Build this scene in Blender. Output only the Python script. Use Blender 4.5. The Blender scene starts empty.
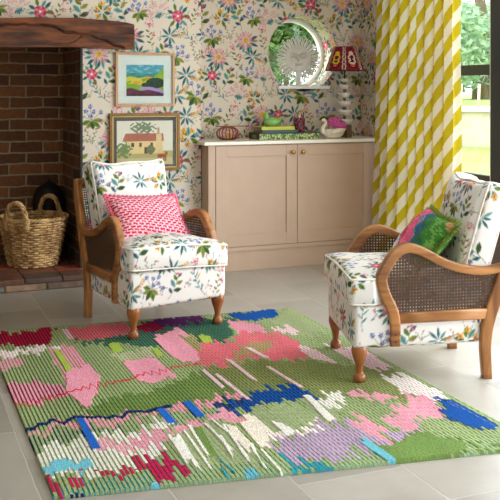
import bpy, bmesh, math, random
import numpy as np
from mathutils import Vector, Matrix, noise

S = bpy.context.scene
C = S.collection
PI = math.pi
R = math.radians

# ------------------------------------------------------------------ camera, light, exposure
def srgb(r, g, b):
    return tuple(((v/255.)/12.92 if v/255. <= .04045 else ((v/255.+.055)/1.055)**2.4) for v in (r, g, b))

cam_d = bpy.data.cameras.new('camera'); cam = bpy.data.objects.new('camera', cam_d); C.objects.link(cam)
cam.location = (0, 0, 1.25); cam.rotation_euler = (R(90), 0, R(-22.07))
cam_d.sensor_fit = 'HORIZONTAL'; cam_d.sensor_width = 36; cam_d.lens = 36*900/500.
cam_d.shift_y = -160/500.
cam_d.clip_start = .05; cam_d.clip_end = 200
S.camera = cam

W = bpy.data.worlds.new('daylight'); S.world = W; W.use_nodes = True
bg = W.node_tree.nodes['Background']; bg.inputs[0].default_value = (.84, .93, 1, 1); bg.inputs[1].default_value = 3.5

def area(name, loc, rot, sx, sy, power, col):
    l = bpy.data.lights.new(name, 'AREA'); l.shape = 'RECTANGLE'; l.size = sx; l.size_y = sy; l.energy = power; l.color = col
    o = bpy.data.objects.new(name, l); C.objects.link(o); o.location = loc; o.rotation_euler = [R(a) for a in rot]
    return o
# daylight through the long right window, plus an added warm fill behind the camera
area('daylight_right_window', (3.62, 2.9, 1.1), (0, 90, 0), 2.0, 3.4, 225, (.86, .935, 1))
area('rear_fill_light', (1.3, -2.55, 1.45), (90, 0, 0), 2.6, 1.6, 24, (1, .95, .88))
sun = bpy.data.lights.new('sun', 'SUN'); sun.energy = 6; sun.angle = R(3); sun.color = (1, .95, .84)
so = bpy.data.objects.new('sun', sun); C.objects.link(so)
so.rotation_euler = Vector((.75, -.27, -.36)).to_track_quat('-Z', 'Y').to_euler()

S.view_settings.view_transform = 'Standard'; S.view_settings.look = 'None'
S.view_settings.gamma = 1; S.view_settings.use_curve_mapping = False
S.view_settings.exposure = -0.04
S.cycles.use_denoising = True; S.render.filter_size = 1.05
S.cycles.max_bounces = 10; S.cycles.diffuse_bounces = 5; S.cycles.transparent_max_bounces = 12

rng = random.Random(7); nrg = np.random.default_rng(7)

# ------------------------------------------------------------------ materials
def nodes(name):
    m = bpy.data.materials.new(name); m.use_nodes = True
    nt = m.node_tree; return m, nt, nt.nodes['Principled BSDF']

def link(nt, a, b): nt.links.new(a, b)
def N(nt, t, **kw):
    n = nt.nodes.new(t)
    for k, v in kw.items(): setattr(n, k, v)
    return n

def bump(nt, b, height, strength=.3, dist=.002):
    n = N(nt, 'ShaderNodeBump'); n.inputs['Strength'].default_value = strength; n.inputs['Distance'].default_value = dist
    link(nt, height, n.inputs['Height']); link(nt, n.outputs[0], b.inputs['Normal']); return n

def plain(name, col, rough=.5, metal=0, var=.12, scale=8, bmp=0, bscale=200, spec=.5, trans=0):
    """one colour with a mild procedural variation and an optional fine bump"""
    m, nt, b = nodes(name)
    tc = N(nt, 'ShaderNodeTexCoord'); no = N(nt, 'ShaderNodeTexNoise'); no.inputs['Scale'].default_value = scale; no.inputs['Detail'].default_value = 5
    link(nt, tc.outputs['Object'], no.inputs['Vector'])
    rp = N(nt, 'ShaderNodeValToRGB'); c = srgb(*col)
    rp.color_ramp.elements[0].color = tuple(v*(1-var) for v in c)+(1,); rp.color_ramp.elements[0].position = .3
    rp.color_ramp.elements[1].color = tuple(min(1, v*(1+var)) for v in c)+(1,); rp.color_ramp.elements[1].position = .7
    link(nt, no.outputs['Fac'], rp.inputs[0]); link(nt, rp.outputs[0], b.inputs['Base Color'])
    b.inputs['Roughness'].default_value = rough; b.inputs['Metallic'].default_value = metal
    b.inputs['Specular IOR Level'].default_value = spec
    if bmp:
        n2 = N(nt, 'ShaderNodeTexNoise'); n2.inputs['Scale'].default_value = bscale; link(nt, tc.outputs['Object'], n2.inputs['Vector'])
        bump(nt, b, n2.outputs['Fac'], bmp)
    return m

def wood(name, c1, c2, axis='z', rough=.38, scale=9, stretch=14, bmp=.15):
    m, nt, b = nodes(name)
    tc = N(nt, 'ShaderNodeTexCoord'); mp = N(nt, 'ShaderNodeMapping')
    s = {'x': (1, stretch, stretch), 'y': (stretch, 1, stretch), 'z': (stretch, stretch, 1)}[axis]
    mp.inputs['Scale'].default_value = s; link(nt, tc.outputs['Object'], mp.inputs[0])
    no = N(nt, 'ShaderNodeTexNoise'); no.inputs['Scale'].default_value = scale*.35; no.inputs['Detail'].default_value = 8; no.inputs['Distortion'].default_value = .6
    link(nt, mp.outputs[0], no.inputs['Vector'])
    rp = N(nt, 'ShaderNodeValToRGB'); rp.color_ramp.elements[0].color = srgb(*c1)+(1,); rp.color_ramp.elements[0].position = .35
    rp.color_ramp.elements[1].color = srgb(*c2)+(1,); rp.color_ramp.elements[1].position = .68
    link(nt, no.outputs['Fac'], rp.inputs[0]); link(nt, rp.outputs[0], b.inputs['Base Color'])
    b.inputs['Roughness'].default_value = rough
    bump(nt, b, no.outputs['Fac'], bmp, .003)
    return m

def painted(name, rough=.85, sheen=0, weave=0, trans=0, spec=.3):
    """colour comes from the mesh colour attribute 'pattern' (a printed pattern)"""
    m, nt, b = nodes(name)
    at = N(nt, 'ShaderNodeAttribute'); at.attribute_name = 'pattern'
    link(nt, at.outputs['Color'], b.inputs['Base Color']); b.inputs['Roughness'].default_value = rough
    b.inputs['Specular IOR Level'].default_value = spec
    if sheen: b.inputs['Sheen Weight'].default_value = sheen
    if weave:
        tc = N(nt, 'ShaderNodeTexCoord'); n2 = N(nt, 'ShaderNodeTexNoise'); n2.inputs['Scale'].default_value = weave; n2.inputs['Detail'].default_value = 3
        link(nt, tc.outputs['Object'], n2.inputs['Vector']); bump(nt, b, n2.outputs['Fac'], .25, .003)
    return m

def glass(name, refl=.08, tint=(1, 1, 1)):
    m = bpy.data.materials.new(name); m.use_nodes = True; nt = m.node_tree; nt.nodes.clear()
    o = N(nt, 'ShaderNodeOutputMaterial'); mx = N(nt, 'ShaderNodeMixShader'); t = N(nt, 'ShaderNodeBsdfTransparent'); g = N(nt, 'ShaderNodeBsdfGlossy')
    t.inputs[0].default_value = tint+(1,); g.inputs['Roughness'].default_value = .01
    lw = N(nt, 'ShaderNodeLayerWeight'); pw = N(nt, 'ShaderNodeMath', operation='POWER'); pw.inputs[1].default_value = 5; fr = N(nt, 'ShaderNodeMath', operation='MULTIPLY_ADD')
    lw.inputs[0].default_value = .5; link(nt, lw.outputs['Facing'], pw.inputs[0]); link(nt, pw.outputs[0], fr.inputs[0]); fr.inputs[1].default_value = .9; fr.inputs[2].default_value = .035
    link(nt, fr.outputs[0], mx.inputs[0]); link(nt, t.outputs[0], mx.inputs[1]); link(nt, g.outputs[0], mx.inputs[2]); link(nt, mx.outputs[0], o.inputs[0])
    return m

def bricks(name, plane, c1, c2, mortar, bw=.235, bh=.080, ms=.013, dark=0):
    m, nt, b = nodes(name)
    tc = N(nt, 'ShaderNodeTexCoord'); sp = N(nt, 'ShaderNodeSeparateXYZ'); cb = N(nt, 'ShaderNodeCombineXYZ')
    link(nt, tc.outputs['Object'], sp.inputs[0])
    link(nt, sp.outputs['X' if plane == 'xz' else 'Y'], cb.inputs[0]); link(nt, sp.outputs['Z'], cb.inputs[1])
    no = N(nt, 'ShaderNodeTexNoise'); no.inputs['Scale'].default_value = 9; no.inputs['Detail'].default_value = 3; link(nt, tc.outputs['Object'], no.inputs['Vector'])
    ad = N(nt, 'ShaderNodeMixRGB', blend_type='LINEAR_LIGHT'); ad.inputs[0].default_value = .012; link(nt, cb.outputs[0], ad.inputs[1]); link(nt, no.outputs['Color'], ad.inputs[2])
    br = N(nt, 'ShaderNodeTexBrick'); br.inputs['Scale'].default_value = 1; br.inputs['Brick Width'].default_value = bw; br.inputs['Row Height'].default_value = bh
    br.inputs['Mortar Size'].default_value = ms*.5; br.inputs['Mortar Smooth'].default_value = .25; br.inputs['Bias'].default_value = -.1
    br.inputs['Color1'].default_value = srgb(*c1)+(1,); br.inputs['Color2'].default_value = srgb(*c2)+(1,); br.inputs['Mortar'].default_value = srgb(*mortar)+(1,)
    link(nt, ad.outputs[0], br.inputs['Vector'])
    n2 = N(nt, 'ShaderNodeTexNoise'); n2.inputs['Scale'].default_value = 30; n2.inputs['Detail'].default_value = 6; link(nt, tc.outputs['Object'], n2.inputs['Vector'])
    mx = N(nt, 'ShaderNodeMixRGB', blend_type='OVERLAY'); mx.inputs[0].default_value = .55; link(nt, br.outputs['Color'], mx.inputs[1]); link(nt, n2.outputs['Fac'], mx.inputs[2])
    link(nt, mx.outputs[0], b.inputs['Base Color']); b.inputs['Roughness'].default_value = .9
    sb = N(nt, 'ShaderNodeMath', operation='SUBTRACT'); link(nt, n2.outputs['Fac'], sb.inputs[0]); link(nt, br.outputs['Fac'], sb.inputs[1])
    bump(nt, b, sb.outputs[0], .7, .008)
    return m

# ------------------------------------------------------------------ mesh helpers
def thing(name, label, cat, loc=(0, 0, 0), rz=0, group=None):
    o = bpy.data.objects.new(name, None); C.objects.link(o); o.location = loc; o.rotation_euler = (0, 0, rz)
    o.empty_display_size = .1
    return tag(o, label, cat, group)
def tag(o, label, cat, group=None):
    o['label'] = label; o['category'] = cat
    if group: o['group'] = group
    return o
def struct(o):
    o['kind'] = 'structure'; return o

class MB:
    """collects verts and faces for ONE mesh object"""
    def __init__(s): s.v = []; s.f = []; s.fc = []; s.sm = []
    def add(s, vs, fs, smooth=False, cols=None):
        n = len(s.v); s.v += [tuple(map(float, p)) for p in vs]
        s.f += [tuple(i+n for i in f) for f in fs]; s.sm += [smooth]*len(fs)
        s.fc += (cols if cols is not None else [None]*len(fs)); return s
    def box(s, x0, x1, y0, y1, z0, z1, bev=.002, seg=2, rot=None, org=(0, 0, 0)):
        bm = bmesh.new(); bmesh.ops.create_cube(bm, size=1)
        for v in bm.verts: v.co = ((x0+x1)/2+v.co.x*(x1-x0), (y0+y1)/2+v.co.y*(y1-y0), (z0+z1)/2+v.co.z*(z1-z0))
        if bev: bmesh.ops.bevel(bm, geom=bm.edges[:], offset=bev, segments=seg, profile=.6, affect='EDGES')
        if rot is not None:
            o = Vector(org)
            for v in bm.verts: v.co = rot @ (v.co-o)+o
        bm.verts.index_update(); s.add([v.co[:] for v in bm.verts], [[v.index for v in f.verts] for f in bm.faces], False); bm.free(); return s
    def tube(s, pts, rad, n=8, closed=False, cap=True, flat=1.0):
        pts = [Vector(p) for p in pts]; m = len(pts); rr = rad if isinstance(rad, (list, tuple)) else [rad]*m
        vs = []; fs = []; up = None
        for i, p in enumerate(pts):
            a = pts[(i-1) % m] if (closed or i > 0) else p; b = pts[(i+1) % m] if (closed or i < m-1) else p
            t = (b-a).normalized() if (b-a).length > 1e-9 else Vector((0, 0, 1))
            if up is None:
                up = t.orthogonal().normalized() if abs(t.z) > .9 else (Vector((0, 0, 1))-t*t.z).normalized()
            up = (up-t*up.dot(t)); up = up.normalized() if up.length > 1e-6 else t.orthogonal().normalized()
            w = t.cross(up)
            for k in range(n):
                a2 = 2*PI*k/n; vs.append(p+(up*math.cos(a2)*flat+w*math.sin(a2))*rr[i])
        for i in range(m if closed else m-1):
            j = (i+1) % m
            for k in range(n): fs.append((i*n+k, i*n+(k+1) % n, j*n+(k+1) % n, j*n+k))
        if cap and not closed: fs += [tuple(range(n-1, -1, -1)), tuple((m-1)*n+k for k in range(n))]
        return s.add(vs, fs, True)
    def lathe(s, prof, n=32, c=(0, 0, 0), sx=1, sy=1, cap=True):
        vs = []; fs = []; m = len(prof)
        for r, z in prof:
            for k in range(n): vs.append((c[0]+r*sx*math.cos(2*PI*k/n), c[1]+r*sy*math.sin(2*PI*k/n), c[2]+z))
        for i in range(m-1):
            for k in range(n): fs.append((i*n+k, i*n+(k+1) % n, (i+1)*n+(k+1) % n, (i+1)*n+k))
        if cap: fs += [tuple(range(n-1, -1, -1)), tuple((m-1)*n+k for k in range(n))]
        return s.add(vs, fs, True)
    def sweep(s, pts, nrm, bin_, hw, hh, rnd=.35, n=4):
        """rounded rectangle (half width hw along bin_, half height hh along nrm) along pts; hw, hh may be lists"""
        m = len(pts); sec = []
        for q in range(4):
            cx, cy = ((1, 1), (-1, 1), (-1, -1), (1, -1))[q]
            for k in range(n+1):
                a = PI/2*q+PI/2*k/max(n, 1); sec.append((cx*(1-rnd)+rnd*math.cos(a), cy*(1-rnd)+rnd*math.sin(a)))
        ns = len(sec); vs = []; fs = []
        for i, p in enumerate(pts):
            w = hw[i] if isinstance(hw, (list, tuple)) else hw; h = hh[i] if isinstance(hh, (list, tuple)) else hh
            for a, b in sec: vs.append(Vector(p)+Vector(bin_[i])*a*w+Vector(nrm[i])*b*h)
        for i in range(m-1):
            for k in range(ns): fs.append((i*ns+k, i*ns+(k+1) % ns, (i+1)*ns+(k+1) % ns, (i+1)*ns+k))
        fs += [tuple(range(ns-1, -1, -1)), tuple((m-1)*ns+k for k in range(ns))]
        return s.add(vs, fs, True)
    def prism(s, poly, z0, z1, bev=.002):
        bm = bmesh.new(); b = [bm.verts.new((x, y, z0)) for x, y in poly]; f = bm.faces.new(b)
        g = bmesh.ops.extrude_face_region(bm, geom=[f]); 
        for e in g['geom']:
            if isinstance(e, bmesh.types.BMVert): e.co.z = z1
        bmesh.ops.recalc_face_normals(bm, faces=bm.faces[:])
        if bev: bmesh.ops.bevel(bm, geom=bm.edges[:], offset=bev, segments=2, profile=.6, affect='EDGES')
        bm.verts.index_update(); s.add([v.co[:] for v in bm.verts], [[v.index for v in q.verts] for q in bm.faces]); bm.free(); return s
    def build(s, name, mat, parent=None, loc=None, fix=True):
        me = bpy.data.meshes.new(name); me.from_pydata(s.v, [], s.f)
        if fix:
            bm = bmesh.new(); bm.from_mesh(me); bmesh.ops.recalc_face_normals(bm, faces=bm.faces[:]); bm.to_mesh(me); bm.free()
        me.polygons.foreach_set('use_smooth', s.sm)
        me.materials.append(mat)
        o = bpy.data.objects.new(name, me); C.objects.link(o)
        if parent: o.parent = parent
        if loc: o.location = loc
        return o

def colour_points(o, cols):
    """per-vertex linear colours -> attribute 'pattern'"""
    me = o.data; a = me.color_attributes.new('pattern', 'FLOAT_COLOR', 'POINT')
    c = np.ones((len(me.vertices), 4), np.float32); c[:, :3] = cols; a.data.foreach_set('color', c.ravel())
def colour_corners(o, cols):
    me = o.data; a = me.color_attributes.new('pattern', 'FLOAT_COLOR', 'CORNER')
    c = np.ones((len(me.loops), 4), np.float32); c[:, :3] = cols; a.data.foreach_set('color', c.ravel())

def grid_obj(name, P, mat, parent=None, smooth=False, closed_u=False):
    """P: (nv, nu, 3) array of positions -> one quad grid"""
    nv, nu = P.shape[:2]; idx = np.arange(nv*nu).reshape(nv, nu)
    if closed_u: nx = np.roll(idx, -1, 1); f = np.stack([idx[:-1], nx[:-1], nx[1:], idx[1:]], -1).reshape(-1, 4)
    else: f = np.stack([idx[:-1, :-1], idx[:-1, 1:], idx[1:, 1:], idx[1:, :-1]], -1).reshape(-1, 4)
    me = bpy.data.meshes.new(name); me.from_pydata(P.reshape(-1, 3).tolist(), [], f.tolist())
    if smooth: me.polygons.foreach_set('use_smooth', [True]*len(me.polygons))
    me.materials.append(mat); o = bpy.data.objects.new(name, me); C.objects.link(o)
    if parent: o.parent = parent
    return o

def catmull(pts, per=8):
    p = [np.array(q, float) for q in pts]; p = [2*p[0]-p[1]]+p+[2*p[-1]-p[-2]]; out = []
    for i in range(1, len(p)-2):
        for k in range(per):
            t = k/per; out.append(.5*((2*p[i])+(-p[i-1]+p[i+1])*t+(2*p[i-1]-5*p[i]+4*p[i+1]-p[i+2])*t*t+(-p[i-1]+3*p[i]-3*p[i+1]+p[i+2])*t**3))
    out.append(p[-2]); return out

# ------------------------------------------------------------------ printed patterns (painted into arrays, sampled per vertex)
class Canvas:
    def __init__(s, w, h, ppm, base):
        s.w, s.h, s.ppm = w, h, ppm; s.nx, s.ny = int(round(w*ppm)), int(round(h*ppm))
        s.a = np.empty((s.ny, s.nx, 3)); s.a[:] = srgb(*base)
    def _win(s, cx, cy, r):
        k = int(r*s.ppm)+2; ix = np.arange(int(cx*s.ppm)-k, int(cx*s.ppm)+k+1); iy = np.arange(int(cy*s.ppm)-k, int(cy*s.ppm)+k+1)
        X, Y = np.meshgrid((ix+.5)/s.ppm-cx, (iy+.5)/s.ppm-cy); return ix % s.nx, iy % s.ny, X, Y
    def _put(s, ix, iy, m, col):
        g = np.ix_(iy, ix); s.a[g] = s.a[g]*(1-m[..., None])+np.array(srgb(*col))*m[..., None]
    def blob(s, cx, cy, a, b, ang, col, kind='e'):
        ix, iy, X, Y = s._win(cx, cy, max(a, b)); c, n = math.cos(ang), math.sin(ang); U = X*c+Y*n; V = -X*n+Y*c
        if kind == 'e': d = (1-np.sqrt((U/a)**2+(V/b)**2))*min(a, b)
        else: d = b*(1-np.clip(np.abs(U/a), 0, 1)**1.7)-np.abs(V); d = np.where(np.abs(U) > a, -1, d)
        s._put(ix, iy, np.clip(d*s.ppm+.5, 0, 1), col)
    def leaf(s, x, y, ln, wd, ang, col, vein=None):
        cx, cy = x+math.cos(ang)*ln/2, y+math.sin(ang)*ln/2; s.blob(cx, cy, ln/2, wd/2, ang, col, 'l')
        if vein: s.blob(cx, cy, ln*.42, max(wd*.07, .0006), ang, vein, 'l')
    def stem(s, x0, y0, x1, y1, wd, col):
        a = math.atan2(y1-y0, x1-x0); l = math.hypot(x1-x0, y1-y0); s.blob((x0+x1)/2, (y0+y1)/2, l/2, wd/2, a, col)
    def sample(s, u, v):
        x = np.asarray(u)*s.ppm-.5; y = np.asarray(v)*s.ppm-.5; i = np.floor(x).astype(int); j = np.floor(y).astype(int); fx = (x-i)[..., None]; fy = (y-j)[..., None]
        g = lambda a, b: s.a[b % s.ny, a % s.nx]
        return (g(i, j)*(1-fx)+g(i+1, j)*fx)*(1-fy)+(g(i, j+1)*(1-fx)+g(i+1, j+1)*fx)*fy

TEAL = (30, 96, 104); TEAL2 = (96, 152, 148); GRN = (96, 122, 40); GRN2 = (58, 84, 36); OLV = (142, 142, 66); PNK = (204, 118, 134); MAU = (186, 128, 136); CRM = (178, 46, 76); YEL = (214, 160, 46); BLU = (48, 84, 156); BL2 = (132, 156, 206); INK = (36, 48, 48); CRE = (242, 224, 206)

def motif(cv, kind, x, y, k, r, rot=0.0):
    P = lambda l, a: (x+k*l*math.cos(a+rot), y+k*l*math.sin(a+rot))
    def Lf(px, py, ln, wd, an, col, vein=INK): cv.leaf(px, py, k*ln, k*wd, an+rot, col, vein)
    def curve(p0, a0, ln, bend, wd, col, n=7):
        """a bending stem; returns its points with headings"""
        px, py = p0; a = a0; out = []
        for i in range(n):
            qx, qy = px+k*ln/n*math.cos(a+rot), py+k*ln/n*math.sin(a+rot); cv.stem(px, py, qx, qy, k*wd, col); px, py = qx, qy; a += bend/n; out.append((px, py, a))
        return out
    def floret(fx, fy, s, cols, cen, n=5):
        o = r.uniform(0, 6)
        for j in range(n): a = o+j*2*PI/n; cv.blob(fx+k*s*math.cos(a), fy+k*s*math.sin(a), k*s*.85, k*s*.6, a, cols[j % len(cols)])
        cv.blob(fx, fy, k*s*.45, k*s*.45, 0, cen)
    def berries(p0, n, spread, cols, s=.022):
        for i in range(n): a = r.uniform(0, 6.28); l = spread*r.random(); cv.blob(p0[0]+k*l*math.cos(a), p0[1]+k*l*math.sin(a), k*s*r.uniform(.7, 1.2), k*s*r.uniform(.5, 1), a, cols[i % len(cols)])
    if kind == 'daisy':
        curve(P(0, 0), -PI/2, .55, .4, .02, GRN2)
        for i in range(8): a = PI+.1+i*(PI-.2)/7; Lf(*P(.16, a), r.uniform(.24, .34), .10, a+r.uniform(-.2, .2), TEAL if i % 2 else TEAL2)
        for i in range(17): a = i*2*PI/17; Lf(*P(.09, a), r.uniform(.19, .25), .05, a, (PNK, CRM, MAU)[i % 3], CRE)
        for i in range(11): a = -.4+i*(PI+.8)/10; cv.blob(*P(.27, a), k*.024, k*.018, a, (MAU, PNK)[i % 2])
        cv.blob(x, y, k*.095, k*.085, rot, YEL); berries((x, y), 7, .06, [OLV, GRN, YEL], .018)
    elif kind == 'sprig':
        for i, a in enumerate((.3, 1.0, 1.75, 2.5, 3.3, 4.1, 4.9, 5.5)): Lf(*P(.03, a), r.uniform(.26, .38), .085, a, (TEAL, TEAL2, TEAL)[i % 3])
        pts = curve(P(.1, .2), .1, .42, .5, .016, OLV)
        for i, (px, py, a) in enumerate(pts):
            for sg in (-1, 1): cv.blob(px+k*.035*math.cos(a+sg*1.3+rot), py+k*.035*math.sin(a+sg*1.3+rot), k*.03, k*.018, a+sg+rot, YEL if i % 2 else (196, 140, 60))
    elif kind == 'blue':
        for i in range(5): a = -PI/2+(i-2)*.7; Lf(*P(.02, a), r.uniform(.26, .36), r.uniform(.12, .16), a, (GRN, OLV, GRN2)[i % 3])
        for i, (l, a) in enumerate(((.32, 1.9), (.27, 1.1), (.38, .5), (.13, 1.6), (.40, 2.5), (.42, 1.45))):
            cv.stem(*P(0, 0), *P(l, a), k*.012, GRN2); floret(*P(l, a), .042, [BLU, BL2, BLU], YEL)
    elif kind == 'cluster':
        pts = curve(P(.45, -PI/2), PI/2+.2, .8, -.4, .016, OLV, 9)
        for i, (px, py, a) in enumerate(pts[:6]): Lf(px, py, .15, .055, a+(1 if i % 2 else -1)*.9, GRN2 if i % 2 else OLV)
        px, py, a = pts[-1]; berries((px, py), 26, .17, [PNK, CRM, MAU, (228, 170, 178)], .026); px, py, a = pts[4]; berries((px+k*.13, py), 14, .10, [MAU, CRM, PNK], .022)
    elif kind == 'rose':
        for i in range(9): a = i*2*PI/9+.2; Lf(*P(.14, a), r.uniform(.20, .30), .10, a+r.uniform(-.3, .3), (TEAL, TEAL2, GRN)[i % 3])
        for i in range(10): a = i*2*PI/10; cv.blob(*P(.125, a), k*.07, k*.05, a+rot+1.2, CRM if i % 2 else PNK)
        for i in range(6): a = i*1.05; cv.blob(*P(.055, a), k*.05, k*.035, a+rot+1, (PNK, (206, 84, 104))[i % 2])
        cv.blob(x, y, k*.035, k*.03, 0, CRE); cv.blob(*P(.33, -.5), k*.05, k*.042, 0, CRM); cv.stem(*P(.2, -.5), *P(.3, -.5), k*.012, GRN2)
    elif kind == 'mauve':
        for i in range(10):
            a = .05+i*(PI-.1)/9; pts = curve(P(0, 0), a, r.uniform(.28, .42), r.uniform(-.5, .5), .010, MAU, 5)
            for px, py, b in pts[2:]: cv.leaf(px, py, k*.07, k*.02, b+.6+rot, MAU); cv.leaf(px, py, k*.07, k*.02, b-.6+rot, PNK)
        for i in range(6): a = PI+.3+i*.5; Lf(x, y, .16, .055, a, TEAL2 if i % 2 else TEAL)
    elif kind == 'big':
        pts = curve(P(.45, -1.9), 1.1, .85, .6, .016, GRN2, 8)
        for i, (ln, wd, da, c) in enumerate(((.22, .11, 1.0, TEAL), (.3, .14, -1.0, GRN2), (.3, .15, .9, TEAL2), (.26, .13, -.9, OLV), (.24, .12, .8, GRN), (.2, .1, -.7, TEAL))): px, py, a = pts[i+1]; Lf(px, py, ln, wd, a+da, c)
        px, py, a = pts[-1]; berries((px, py), 9, .10, [CRM, PNK, MAU], .03)
    elif kind == 'yellow':
        for i in range(6): a = i*1.05+r.uniform(-.2, .2); Lf(*P(.05, a), r.uniform(.22, .3), .12, a, (TEAL, TEAL2, GRN)[i % 3])
        for l, a in ((.22, .6), (.24, 1.8), (.18, 2.9), (.2, 4.2)): floret(*P(l, a), .052, [YEL, (228, 184, 80), (204, 140, 40)], CRM, 4)
        for i in range(3): pts = curve(P(.05, 1+i*.5), .8+i*.6, .42, .4, .009, GRN2, 5); berries(pts[-1][:2], 4, .05, [MAU, INK], .014)
    elif kind == 'bird':
        Lf(x, y, .15, .07, .7, YEL); Lf(x, y, .12, .06, 2.4, BLU); Lf(x, y, .11, .05, -.9, CRM); Lf(x, y, .10, .04, 3.6, (100, 70, 50))
    elif kind == 'teal_stalk':
        pts = curve(P(.45, -PI/2+.3), PI/2+.35, .95, -.7, .024, TEAL, 9)
        for i, (px, py, a) in enumerate(pts[1:]): cv.leaf(px, py, k*r.uniform(.14, .24), k*.05, a+(.7 if i % 2 else -.7)+rot, TEAL2 if i % 3 else TEAL)
        px, py, a = pts[5]; 
        for i in range(4): cv.blob(px+k*(.07+.02*i), py+k*.035*i, k*.034, k*.02, .9, YEL)
    elif kind == 'wisp':
        for q in range(3):
            pts = curve(P(.1, -PI/2), PI/2+(q-1)*.5, .5, (q-1)*.6, .010, GRN2, 7)
            for i, (px, py, a) in enumerate(pts): Lf(px, py, .085, .03, a+(.8 if i % 2 else -.8), (OLV, GRN2)[i % 2])
            berries(pts[-1][:2], 5, .05, [CRM, MAU], .018)

def floral(w, h, ppm, base, cols, rows, size, kinds, seed):
    r = random.Random(seed); cv = Canvas(w, h, ppm, base); pool = []; near = {}
    for j in range(rows):
        for i in range(cols):
            if not pool: pool = kinds[:]; r.shuffle(pool)
            bad = {near.get((j, i-1)), near.get((j-1, i)), near.get((j-1, i-1)), near.get((j-1, i+1)), near.get((j, i-cols+1))}
            pick = next((q for q in pool if q not in bad), pool[0]); pool.remove(pick); kd = near[(j, i)] = pick
            x = (i+.5+(.5 if j % 2 else 0)+r.uniform(-.10, .10))*w/cols; y = (j+.5+r.uniform(-.10, .10))*h/rows
            motif(cv, kd, x, y, size*r.uniform(.92, 1.12), r, r.uniform(-.7, .7))
            fx, fy = x+w/cols*.5, y+r.uniform(-.015, .02); q = r.random()
            if q < .16: motif(cv, 'bird', fx, fy, size*.8, r, r.uniform(-1, 1))
            elif q < .5: motif(cv, 'wisp', fx, fy, size*.5, r, r.uniform(-1, 1))
            else:
                for t in range(7):
                    a = r.uniform(0, 6.28); l = size*r.uniform(.08, .18); cv.stem(fx, fy, fx+l*math.cos(a), fy+l*math.sin(a), .0013, GRN2); cv.blob(fx+l*math.cos(a), fy+l*math.sin(a), .0045, .0035, a, (MAU, BLU, CRM, OLV)[t % 4])
    return cv
KINDS = ['daisy', 'blue', 'mauve', 'sprig', 'rose', 'teal_stalk', 'cluster', 'big', 'yellow', 'wisp', 'blue', 'sprig', 'cluster', 'big']
WALLPAPER = floral(.93, .99, 620, (211, 197, 178), 7, 7, .218, KINDS, 3)
FABRIC = floral(.80, .84, 560, (231, 226, 220), 6, 6, .172, KINDS+['yellow', 'yellow', 'blue', 'daisy'], 23)
M_wallpaper = painted('floral_wallpaper', .85)
M_fabric = painted('floral_linen', .9, 0, 900)
M_piping = plain('cream_piping', (240, 234, 222), .85, var=.04)
# ------------------------------------------------------------------ the setting
def floor_material():
    m, nt, b = nodes('limestone_tiles')
    tc = N(nt, 'ShaderNodeTexCoord'); sp = N(nt, 'ShaderNodeSeparateXYZ'); link(nt, tc.outputs['Object'], sp.inputs[0])
    def M(op, a, c=None):
        n = N(nt, 'ShaderNodeMath', operation=op)
        for i, q in enumerate((a, c)):
            if q is None: continue
            if isinstance(q, (int, float)): n.inputs[i].default_value = q
            else: link(nt, q, n.inputs[i])
        return n.outputs[0]
    nz = N(nt, 'ShaderNodeTexNoise'); nz.inputs['Scale'].default_value = 14; link(nt, tc.outputs['Object'], nz.inputs['Vector'])
    wob = M('MULTIPLY', M('SUBTRACT', nz.outputs['Fac'], .5), .012)
    u = M('DIVIDE', M('ADD', M('SUBTRACT', sp.outputs['X'], .441), wob), .385); col = M('FLOOR', u)
    v = M('DIVIDE', M('ADD', M('SUBTRACT', sp.outputs['Y'], .31), M('ADD', wob, M('MULTIPLY', col, .265))), .70); row = M('FLOOR', v)
    fu, fv = M('FRACT', u), M('FRACT', v)
    du = M('MULTIPLY', M('MINIMUM', fu, M('SUBTRACT', 1, fu)), .385); dv = M('MULTIPLY', M('MINIMUM', fv, M('SUBTRACT', 1, fv)), .70)
    d = M('MINIMUM', du, dv)
    mr = N(nt, 'ShaderNodeMapRange'); mr.inputs['From Min'].default_value = .0016; mr.inputs['From Max'].default_value = .0036; link(nt, d, mr.inputs['Value'])
    cb = N(nt, 'ShaderNodeCombineXYZ'); link(nt, col, cb.inputs[0]); link(nt, row, cb.inputs[1])
    wn = N(nt, 'ShaderNodeTexWhiteNoise'); wn.noise_dimensions = '2D'; link(nt, cb.outputs[0], wn.inputs['Vector'])
    n2 = N(nt, 'ShaderNodeTexNoise'); n2.inputs['Scale'].default_value = 5; n2.inputs['Detail'].default_value = 9; n2.inputs['Roughness'].default_value = .65; link(nt, tc.outputs['Object'], n2.inputs['Vector'])
    f = M('ADD', M('MULTIPLY', wn.outputs['Value'], .4), M('MULTIPLY', n2.outputs['Fac'], .6))
    rp = N(nt, 'ShaderNodeValToRGB'); e = rp.color_ramp.elements
    e[0].position = .2; e[0].color = srgb(144, 136, 124)+(1,); e[1].position = .8; e[1].color = srgb(184, 177, 166)+(1,)
    link(nt, f, rp.inputs[0])
    mx = N(nt, 'ShaderNodeMixRGB'); mx.inputs[1].default_value = srgb(186, 180, 168)+(1,); link(nt, mr.outputs[0], mx.inputs[0]); link(nt, rp.outputs[0], mx.inputs[2])
    link(nt, mx.outputs[0], b.inputs['Base Color'])
    rr = N(nt, 'ShaderNodeMapRange'); rr.inputs['To Min'].default_value = .27; rr.inputs['To Max'].default_value = .42; link(nt, n2.outputs['Fac'], rr.inputs['Value']); link(nt, rr.outputs[0], b.inputs['Roughness'])
    h = M('ADD', M('MULTIPLY', mr.outputs[0], 1.0), M('MULTIPLY', n2.outputs['Fac'], .5)); bump(nt, b, h, .35, .003)
    return m

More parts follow.
